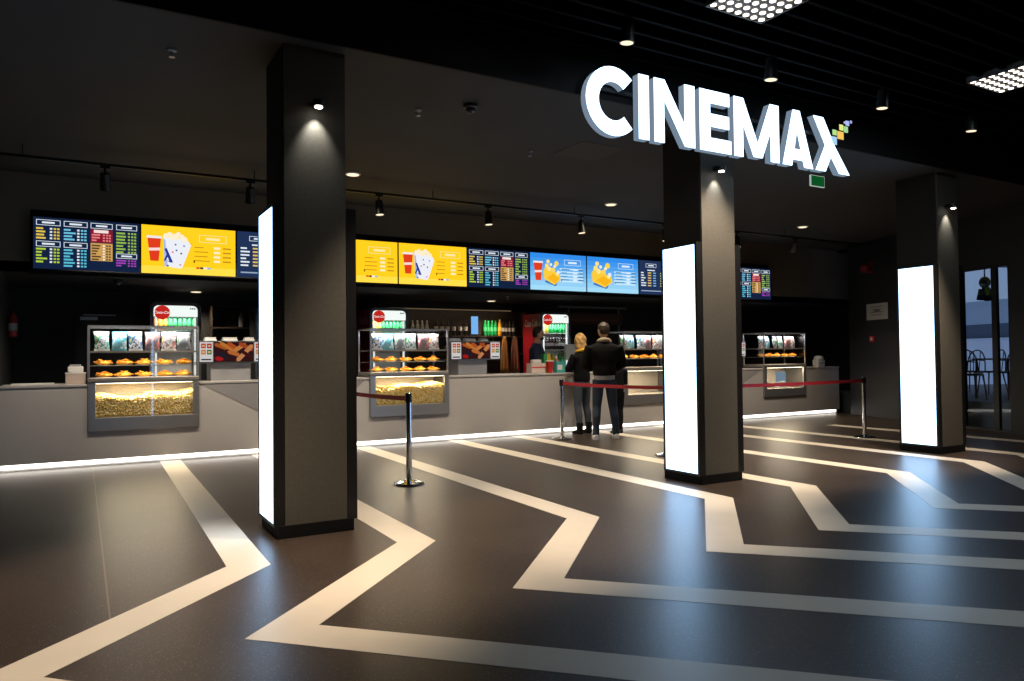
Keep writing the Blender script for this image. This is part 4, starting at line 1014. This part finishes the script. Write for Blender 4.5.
# dining furniture behind the glass
M_dk = mat('dark_bentwood', (0.012, 0.012, 0.014), 0.4)
def make_bistro(label):
    t = thing('dining_chair', label, 'chair', (0, 0, 0), 0, 'dark bentwood chairs in the dining room')
    MB().lathe([(0.19, 0.44), (0.205, 0.45), (0.205, 0.47), (0.18, 0.478)], M_dk).build('seat', t, True)
    for sx in (-1, 1):
        MB().limb([(sx*0.15, -0.14, 0.45), (sx*0.19, -0.18, 0)], [0.016, 0.011], M_dk, 8).build('leg', t, True)
        MB().limb([(sx*0.13, 0.15, 0.45), (sx*0.18, 0.22, 0)], [0.016, 0.011], M_dk, 8).build('leg', t, True)
    m = MB(); pts = []
    for k in range(13): a = PI*k/12; pts.append((0.19*math.cos(a), 0.17+0.05*math.sin(a), 0.46+0.45*math.sin(a)**0.6))
    m.tube(pts, 0.013, M_dk, 8)
    for x in (-0.06, 0.06): m.cyl((x, 0.17, 0.46), (x*1.2, 0.22, 0.88), 0.009, M_dk, n=8)
    m.tube([(0.17, 0.205, 0.68), (0, 0.225, 0.70), (-0.17, 0.205, 0.68)], 0.010, M_dk, 8)
    m.build('backrest', t, True)
    return t
ch = make_bistro('dark dining chair nearest the left jamb of the glazed opening'); ch.location = W(2.70, 0.44, 0.60); ch.rotation_euler = (0, 0, WA+1.2)
for s, n, rz, lab in ((0.66, 2.4, 0.3, 'dark dining chair at the left of the row by the far window'), (1.14, 2.45, -0.2, 'dark dining chair in the middle of the row by the far window'),
                      (1.62, 2.4, 0.1, 'dark dining chair at the right of the row, beside the mullion')):
    dup(ch, W(s, 0.44, n), WA+rz, lab)
t = thing('dining_table', 'pale-topped dining table behind the glazed opening', 'table', W(2.66, 0.44, 1.42), WA)
MB().box(-0.42, 0.42, -0.40, 0.40, 0.72, 0.75, mat('pale_tabletop', (0.42, 0.45, 0.48), 0.3), 0.006).build('tabletop', t)
for sx in (-1, 1):
    for sy in (-1, 1): MB().limb([(sx*0.36, sy*0.34, 0.72), (sx*0.38, sy*0.36, 0)], [0.020, 0.014], M_dk, 8).build('leg', t, True)
t = thing('stage_lamp', 'black stage lamp hanging behind the glazed opening', 'lamp', W(2.74, 2.58, 0.9))
t.rotation_euler = (0, 0, WA)
MB().cyl((0, 0, 0.0), (0, 0, 1.02), 0.012, M_blackm, n=8).build('rod', t)
MB().cyl((0.16, 0, 0.02), (0.16, 0, 1.02), 0.008, M_blackm, n=8).build('cable', t)
m = MB(); m.ell((0, 0, 0.0), (0.10, 0.09, 0.11), M_blackm); m.cyl((0, 0, -0.02), (-0.02, 0.02, -0.16), 0.05, M_blackm); m.build('yoke', t, True)
m = MB(); m.cyl((0.02, 0, -0.12), (0.13, -0.04, -0.30), 0.07, M_blackm, 0.09); m.cyl((-0.03, 0, -0.12), (-0.06, 0.0, -0.32), 0.08, M_blackm, 0.10); m.build('head', t, True)
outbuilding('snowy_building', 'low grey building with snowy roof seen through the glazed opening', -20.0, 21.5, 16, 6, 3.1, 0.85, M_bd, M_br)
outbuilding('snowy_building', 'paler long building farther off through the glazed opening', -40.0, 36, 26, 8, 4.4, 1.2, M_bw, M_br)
t = thing('snow_bank', 'long white snow bank in front of the far buildings', 'snow', W(-18.0, -0.3, 18.0), WA)
MB().prism([(0, 0), (3, 2.2), (3.3, 2.35), (3.4, 0)], 44, mat('snow', (0.75, 0.78, 0.85), 0.9), 'x', -22).build('snow', t)

# ------------------------------------------------------------------ people
M_skin = mat('skin', (0.55, 0.32, 0.22), 0.5); M_eye = mat('eye_white', (0.7, 0.7, 0.68), 0.3); M_iris = mat('iris', (0.03, 0.02, 0.015), 0.2); M_lip = mat('lips', (0.42, 0.17, 0.14), 0.5)
def evaluated(ob):
    dg = bpy.context.evaluated_depsgraph_get(); dg.update()
    return bpy.data.meshes.new_from_object(ob.evaluated_get(dg))
def skin_mesh(verts, edges, radii, roots, sub=1):
    me = bpy.data.meshes.new('sk'); me.from_pydata(verts, edges, []); ob = bpy.data.objects.new('sk', me); COL.objects.link(ob)
    md = ob.modifiers.new('s', 'SKIN'); md.use_smooth_shade = True
    for i, r_ in enumerate(radii):
        sv = me.skin_vertices[0].data[i]; sv.radius = r_ if isinstance(r_, tuple) else (r_, r_); sv.use_root = i in roots
    sb = ob.modifiers.new('b', 'SUBSURF'); sb.levels = sub; sb.render_levels = sub
    res = evaluated(ob); bpy.data.objects.remove(ob); bpy.data.meshes.remove(me)
    vs = [v.co.copy() for v in res.vertices]; fs = [list(p.vertices) for p in res.polygons]; bpy.data.meshes.remove(res)
    return vs, fs
def fused(m, voxel=0.014, smooth=6):
    o = m.build('tmp'); 
    md = o.modifiers.new('r', 'REMESH'); md.mode = 'VOXEL'; md.voxel_size = voxel
    ms = o.modifiers.new('k', 'SMOOTH'); ms.iterations = smooth; ms.factor = 0.5
    res = evaluated(o); bpy.data.objects.remove(o)
    vs = [v.co.copy() for v in res.vertices]; fs = [list(p.vertices) for p in res.polygons]; bpy.data.meshes.remove(res)
    return vs, fs
def person(label, loc, rz, Ht, skin, hair_c, hair, top_c, top_open, trouser_c, shoe_c, sole_c, arms, build=1.0, head_turn=0.0, head_tilt=0.0, coat_len=0.50, feet=None, collar=None, hem=None, boots=False, lean=0.0, beard=False, puff=1.0, shortsleeve=False):
    """Faces local +y.  arms: [(elbow, wrist)] offsets for left (-x) and right (+x), in units of the height."""
    t = thing('person', label, 'person', loc, rz)
    U = Ht
    ln = lambda z: lean*max(0, z-0.5)*U            # forward bend above the hips
    P = lambda x, y, z: Vector((x*U, y*U+ln(z), z*U))
    hipw, shw = 0.052, 0.105*build
    ft = feet or [(-0.055, 0.0), (0.055, 0.0)]
    V = []; E = []; Rr = []
    def av(p, r_, prev=None):
        V.append(tuple(p)); Rr.append(r_*U if not isinstance(r_, tuple) else (r_[0]*U, r_[1]*U))
        if prev is not None: E.append((prev, len(V)-1))
        return len(V)-1
    pel = av(P(0, 0, 0.52), 0.050); wst = av(P(0, 0.0, 0.61), 0.045, pel); che = av(P(0, 0, 0.72), 0.052, wst); nb = av(P(0, 0, 0.805), 0.032, che); nk = av(P(0, 0.008, 0.86), 0.030, nb); av(P(0, 0.012, 0.89), 0.030, nk)
    kn = []; hands = []
    for i, sx in enumerate((-1, 1)):
        hp = av(P(sx*hipw, 0, 0.49), 0.044, pel); fx, fy = ft[i]
        kx, ky = (sx*hipw+fx)/2, fy/2+0.012
        k = av(P(kx, ky, 0.28), 0.034, hp); cf = av(P((kx+fx)/2+0.0, (ky+fy)/2-0.012, 0.19), 0.031, k); an = av(P(fx, fy-0.01, 0.045), 0.020, cf); av(P(fx, fy+0.05, 0.022), 0.020, an)
        sh_ = av(P(sx*shw*0.90, -0.004, 0.785), 0.028, nb); el, wr = arms[i]
        e_ = av(P(*el), 0.022, sh_); w_ = av(P(*wr), 0.017, e_)
        dirv = (P(*wr)-P(*el)).normalized(); hd = av(P(*wr)+dirv*0.035*U, (0.022, 0.013), w_)
        hands.append((P(*wr), dirv, sx)); kn.append((P(sx*hipw, 0, 0.49), P(kx, ky, 0.28), P((kx+fx)/2, (ky+fy)/2-0.012, 0.19), P(fx, fy-0.01, 0.045), (fx, fy)))
    vs, fs = skin_mesh(V, E, Rr, {0})
    m = MB(); m.add(vs, fs, skin)
    # hands: four fingers and a thumb, each its own bent chain rooted in the palm
    for wp, dv, sx in hands:
        up = Vector((0, 0, 1)); side = dv.cross(up)
        side = side.normalized() if side.length > 0.2 else Vector((1, 0, 0)); nrm = side.cross(dv).normalized()
        FV = []; FE = []; FR = []; roots = set()
        for q, (off, L_) in enumerate(((-0.028, 0.062), (-0.010, 0.075), (0.009, 0.070), (0.026, 0.055))):
            b0 = wp+dv*0.055+side*off*0.8; p1 = b0+dv*L_*0.6-nrm*0.004; p2 = p1+dv*L_*0.35-nrm*L_*0.2; p3 = p2+dv*L_*0.2-nrm*L_*0.25
            roots.add(len(FV)); i0 = len(FV)
            for p in (b0, p1, p2, p3): FV.append(tuple(p)); FR.append(0.0085)
            FE += [(i0, i0+1), (i0+1, i0+2), (i0+2, i0+3)]
        b0 = wp+dv*0.025-side*sx*0.015; i0 = len(FV); roots.add(i0)
        for p in (b0, b0+dv*0.03-side*sx*0.028-nrm*0.008, b0+dv*0.06-side*sx*0.034-nrm*0.016): FV.append(tuple(p)); FR.append(0.0095)
        FE += [(i0, i0+1), (i0+1, i0+2)]
        a, b = skin_mesh(FV, FE, FR, roots); m.add(a, b, skin)
    # head
    hh = 0.128*U; hc = P(0, 0.020, 0.932)
    hrot = Matrix.Rotation(head_turn, 3, 'Z') @ Matrix.Rotation(head_tilt, 3, 'X')
    def hf(p):
        z = p.z/(hh/2)
        k = 1.0
        if z < 0: k = 1-0.30*(-z)**1.6
        y = p.y*k
        if p.y > 0 and z < -0.2: y += 0.010*U*min(1, (-z-0.2)*1.5)*0.6
        if p.y > 0 and abs(p.x) < 0.025*U and -0.25 < z < 0.30: y -= 0.0
        return Vector((p.x*k, y, p.z))
    m.ell(hc, (0.046*U, 0.056*U, hh/2), skin, 26, 18, hrot, hf)
    H = lambda x, y, z: hc+hrot@Vector((x*U, y*U, z*U))
    m.limb([H(0, 0.050, 0.012), H(0, 0.060, -0.006), H(0, 0.064, -0.014), H(0, 0.052, -0.019)], [0.004*U, 0.0065*U, 0.009*U, 0.006*U], skin, 8)
    for sx in (-1, 1):
        m.ell(H(sx*0.018, 0.047, 0.006), (0.0075*U, 0.006*U, 0.0045*U), M_eye, 10, 7, hrot)
        m.ell(H(sx*0.018, 0.0520, 0.006), (0.0034*U, 0.002*U, 0.0036*U), M_iris, 8, 6, hrot)
        m.ell(H(sx*0.018, 0.0505, 0.0165), (0.010*U, 0.003*U, 0.0022*U), hair_c, 8, 6, hrot)
        m.ell(H(sx*0.0465, -0.004, -0.004), (0.005*U, 0.011*U, 0.018*U), skin, 10, 8, hrot)
    m.ell(H(0, 0.0505, -0.033), (0.014*U, 0.004*U, 0.004*U), M_lip, 10, 6, hrot)
    m.build('body', t, True)
    # hair
    hm = MB()
    def hairf(p):
        q = p.copy()
        return q
    if hair == 'short':
        def cap(p):
            lim = -0.044*U if p.y < -0.012*U else (-0.044*U+(p.y+0.012*U)*1.6)
            return Vector((p.x, min(p.y, 0.044*U), max(p.z, min(lim, 0.030*U))))
        hm.ell(hc+hrot@Vector((0, -0.006*U, 0.010*U)), (0.0505*U, 0.0575*U, hh/2*1.0), hair_c, 26, 18, hrot, cap)
        rn = random.Random(3)
        for k in range(50):
            a = rn.uniform(0, 6.28); b = rn.uniform(0.1, 1.15); hm.ell(hc+hrot@Vector((0.048*U*math.cos(a)*math.sin(b), -0.006*U+0.052*U*math.sin(a)*math.sin(b), 0.010*U+hh/2*0.97*math.cos(b))), (0.011*U, 0.011*U, 0.007*U), hair_c, 8, 5, hrot)
    else:
        hm.ell(hc+hrot@Vector((0, -0.016*U, 0.010*U)), (0.057*U, 0.054*U, hh/2*1.08), hair_c, 22, 14, hrot)
        hm.ell(hc+hrot@Vector((0, -0.036*U, -0.045*U)), (0.060*U, 0.036*U, 0.070*U), hair_c, 18, 12, hrot)
        rn = random.Random(9)
        for k in range(90):
            a = rn.uniform(0, 6.28); b = rn.uniform(0, 2.3); 
            if math.sin(a) > 0.35 and b > 0.7: continue
            hm.ell(H(0.056*math.sin(b)*math.cos(a), -0.016+0.054*math.sin(b)*math.sin(a), 0.008+0.070*math.cos(b)), (0.013*U, 0.013*U, 0.020*U), hair_c, 8, 6, hrot)
    vs, fs = fused(hm, 0.011, 3); MB().add(vs, fs, hair_c).build('hair', t, True)
    if beard:
        b = MB(); b.ell(H(0, 0.030, -0.043), (0.034*U, 0.024*U, 0.020*U), hair_c, 14, 10, hrot); b.build('beard', t, True)
    # coat / shirt
    j = MB(); pf = puff
    z0 = coat_len
    rings = [(z0, 0.088*pf, 0.068*pf), (z0+0.05, 0.092*pf, 0.070*pf), (0.63, 0.088*pf, 0.068*pf), (0.70, 0.098*pf*build, 0.070*pf), (0.76, 0.112*build*pf, 0.068*pf), (0.80, 0.105*build*pf, 0.058*pf), (0.825, 0.066*pf, 0.048), (0.845, 0.042, 0.040)]
    j.loft([(P(0, -0.004, z), Vector((a*U, 0, 0)), Vector((0, b*U, 0))) for z, a, b in rings], top_c, 24)
    for i, sx in enumerate((-1, 1)):
        el, wr = arms[i]; S = P(sx*shw*0.92, -0.004, 0.795); e_ = P(*el); w_ = P(*wr)
        if shortsleeve: j.limb([S, S.lerp(e_, 0.4), S.lerp(e_, 0.8)], [0.042*U, 0.039*U, 0.037*U], top_c)
        else: j.limb([S, S.lerp(e_, 0.5), e_, e_.lerp(w_, 0.5), e_.lerp(w_, 0.95)], [0.046*U*pf, 0.043*U*pf, 0.040*U*pf, 0.036*U*pf, 0.028*U], top_c)
    vs, fs = fused(j, 0.014, 4); MB().add(vs, fs, top_c).build('jacket' if not shortsleeve else 'shirt', t, True)
    if hem:
        MB().loft([(P(0, -0.002, z0-0.035), Vector((0.080*pf*U, 0, 0)), Vector((0, 0.062*pf*U, 0))), (P(0, -0.002, z0+0.03), Vector((0.083*pf*U, 0, 0)), Vector((0, 0.064*pf*U, 0)))], hem, 24).build('shirt_hem', t, True)
    if collar:
        c_ = MB(); pts = []
        for k in range(20): a = 2*PI*k/20; pts.append(P(0.046*math.cos(a), 0.004+0.046*math.sin(a), 0.838-0.016*math.sin(a)))
        pts.append(pts[0]); c_.limb(pts[:-1]+[pts[0]], [0.020*U]*21, collar, 10); c_.build('collar', t, True)
    # trousers
    tr_ = MB()
    tr_.loft([(P(0, 0, 0.585), Vector((0.074*U, 0, 0)), Vector((0, 0.056*U, 0))), (P(0, -0.004, 0.53), Vector((0.084*U, 0, 0)), Vector((0, 0.064*U, 0))), (P(0, 0, 0.485), Vector((0.082*U, 0, 0)), Vector((0, 0.058*U, 0))), (P(0, 0, 0.455), Vector((0.06*U, 0, 0)), Vector((0, 0.045*U, 0)))], trouser_c, 22)
    for a, b, c_, d_, ff in kn:
        tr_.limb([a+Vector((0, 0, 0.02*U)), a.lerp(b, 0.5), b, c_, c_.lerp(d_, 0.6), d_-Vector((0, 0, 0.012*U))], [0.054*U, 0.047*U, 0.039*U, 0.037*U, 0.030*U, 0.029*U], trouser_c)
    vs, fs = fused(tr_, 0.013, 3); MB().add(vs, fs, trouser_c).build('trousers', t, True)
    for a, b, c_, d_, (fx, fy) in kn:
        s_ = MB(); hh_ = 0.045 if not boots else 0.10
        s_.loft([(P(fx, fy-0.045, 0.022), Vector((0.020*U, 0, 0)), Vector((0, 0, 0.020*U))), (P(fx, fy-0.02, 0.026), Vector((0.027*U, 0, 0)), Vector((0, 0, 0.024*U))), (P(fx, fy+0.03, 0.022), Vector((0.028*U, 0, 0)), Vector((0, 0, 0.020*U))),
                 (P(fx, fy+0.065, 0.017), Vector((0.029*U, 0, 0)), Vector((0, 0, 0.014*U))), (P(fx, fy+0.092, 0.013), Vector((0.017*U, 0, 0)), Vector((0, 0, 0.009*U)))], shoe_c, 14)
        if boots: s_.limb([P(fx, fy-0.015, 0.03), P(fx, fy-0.012, 0.115)], [0.033*U, 0.036*U], shoe_c)
        so = s_.build('shoe', t, True)
        MB().prism([(fx*U+0.029*U*math.cos(q*PI/8), (fy+0.022)*U+0.072*U*math.sin(q*PI/8)) for q in range(16)], 0.010*U, sole_c, 'z', 0.0005).build('sole', so)
    return t
man = person('tall man in a dark jacket and blue jeans, seen from behind at the counter', (7.22, 9.52, 0), -0.48, 1.83, M_skin, mat('brown_hair', (0.035, 0.018, 0.010), 0.6), 'short',
             mat('dark_olive_jacket', (0.0055, 0.0048, 0.0042), 0.9, noise=0.3, nscale=8, spec=0.15), True, mat('blue_jeans', (0.022, 0.034, 0.062), 0.8, noise=0.25, nscale=14), M_white, M_white,
             [((-0.165, 0.02, 0.64), (-0.09, 0.12, 0.60)), ((0.165, 0.02, 0.64), (0.09, 0.12, 0.60))], build=1.18, head_turn=0.40, coat_len=0.545, feet=[(-0.085, -0.02), (0.095, 0.01)],
             collar=mat('beige_collar', (0.30, 0.24, 0.17), 0.9, noise=0.3, nscale=40, bump=0.3), hem=mat('grey_shirt', (0.35, 0.36, 0.37), 0.8), puff=1.12)
wom = person('blonde customer in a black jacket and black boots leaning at the counter', (7.40, 10.38, 0), 0.1, 1.66, M_skin, mat('blonde_hair', (0.50, 0.30, 0.10), 0.6, noise=0.3, nscale=30), 'long',
             mat('black_coat', (0.0045, 0.0045, 0.006), 0.9, noise=0.3, nscale=8, spec=0.15), True, mat('grey_jeans', (0.060, 0.075, 0.10), 0.8, noise=0.2, nscale=14), M_black, M_black,
             [((-0.13, 0.05, 0.66), (-0.06, 0.13, 0.665)), ((0.13, 0.05, 0.66), (0.06, 0.13, 0.665))], build=0.92, head_turn=-0.2, coat_len=0.53, feet=[(-0.05, 0.0), (0.09, 0.02)],
             collar=mat('yellow_scarf', (0.70, 0.38, 0.03), 0.9), hem=mat('orange_hem', (0.50, 0.13, 0.02), 0.8), boots=True, lean=0.02)
chd = person('person in black mostly hidden in front of the tall man', (7.93, 10.12, 0), -0.3, 1.36, M_skin, mat('dark_hair', (0.02, 0.014, 0.01), 0.6), 'short',
             M_black, True, M_black, mat('black_shoe', (0.015, 0.015, 0.016), 0.5), M_black,
             [((-0.12, 0.03, 0.62), (-0.08, 0.12, 0.62)), ((0.12, 0.03, 0.62), (0.08, 0.12, 0.62))], coat_len=0.50, feet=[(-0.05, -0.02), (0.05, 0.02)])
stf = person('bearded shop worker in a navy shirt standing behind the counter', (7.33, 11.70, 0), -2.45, 1.85, mat('tan_skin', (0.55, 0.32, 0.22), 0.5), mat('black_hair', (0.012, 0.009, 0.008), 0.6), 'short',
             mat('navy_shirt', (0.012, 0.022, 0.060), 0.8, noise=0.2, nscale=10), False, M_black, M_black, M_black,
             [((-0.125, 0.04, 0.64), (-0.08, 0.15, 0.60)), ((0.125, 0.04, 0.64), (0.08, 0.15, 0.60))], coat_len=0.50, beard=True, shortsleeve=True, head_turn=0.45)

# ------------------------------------------------------------------ world and view
wd = bpy.data.worlds.new('overcast_winter_sky'); SC.world = wd; wd.use_nodes = True
bg = wd.node_tree.nodes['Background']; bg.inputs[0].default_value = (0.46, 0.62, 0.92, 1); bg.inputs[1].default_value = 0.48
SC.view_settings.view_transform = 'Standard'; SC.view_settings.look = 'None'; SC.view_settings.exposure = 0.0; SC.view_settings.gamma = 1.0
SC.view_settings.use_curve_mapping = False
try:
    SC.cycles.use_denoising = True; SC.cycles.denoiser = 'OPENIMAGEDENOISE'
    SC.cycles.max_bounces = 8; SC.cycles.transparent_max_bounces = 16; SC.cycles.caustics_reflective = False; SC.cycles.sample_clamp_indirect = 6
except Exception: pass
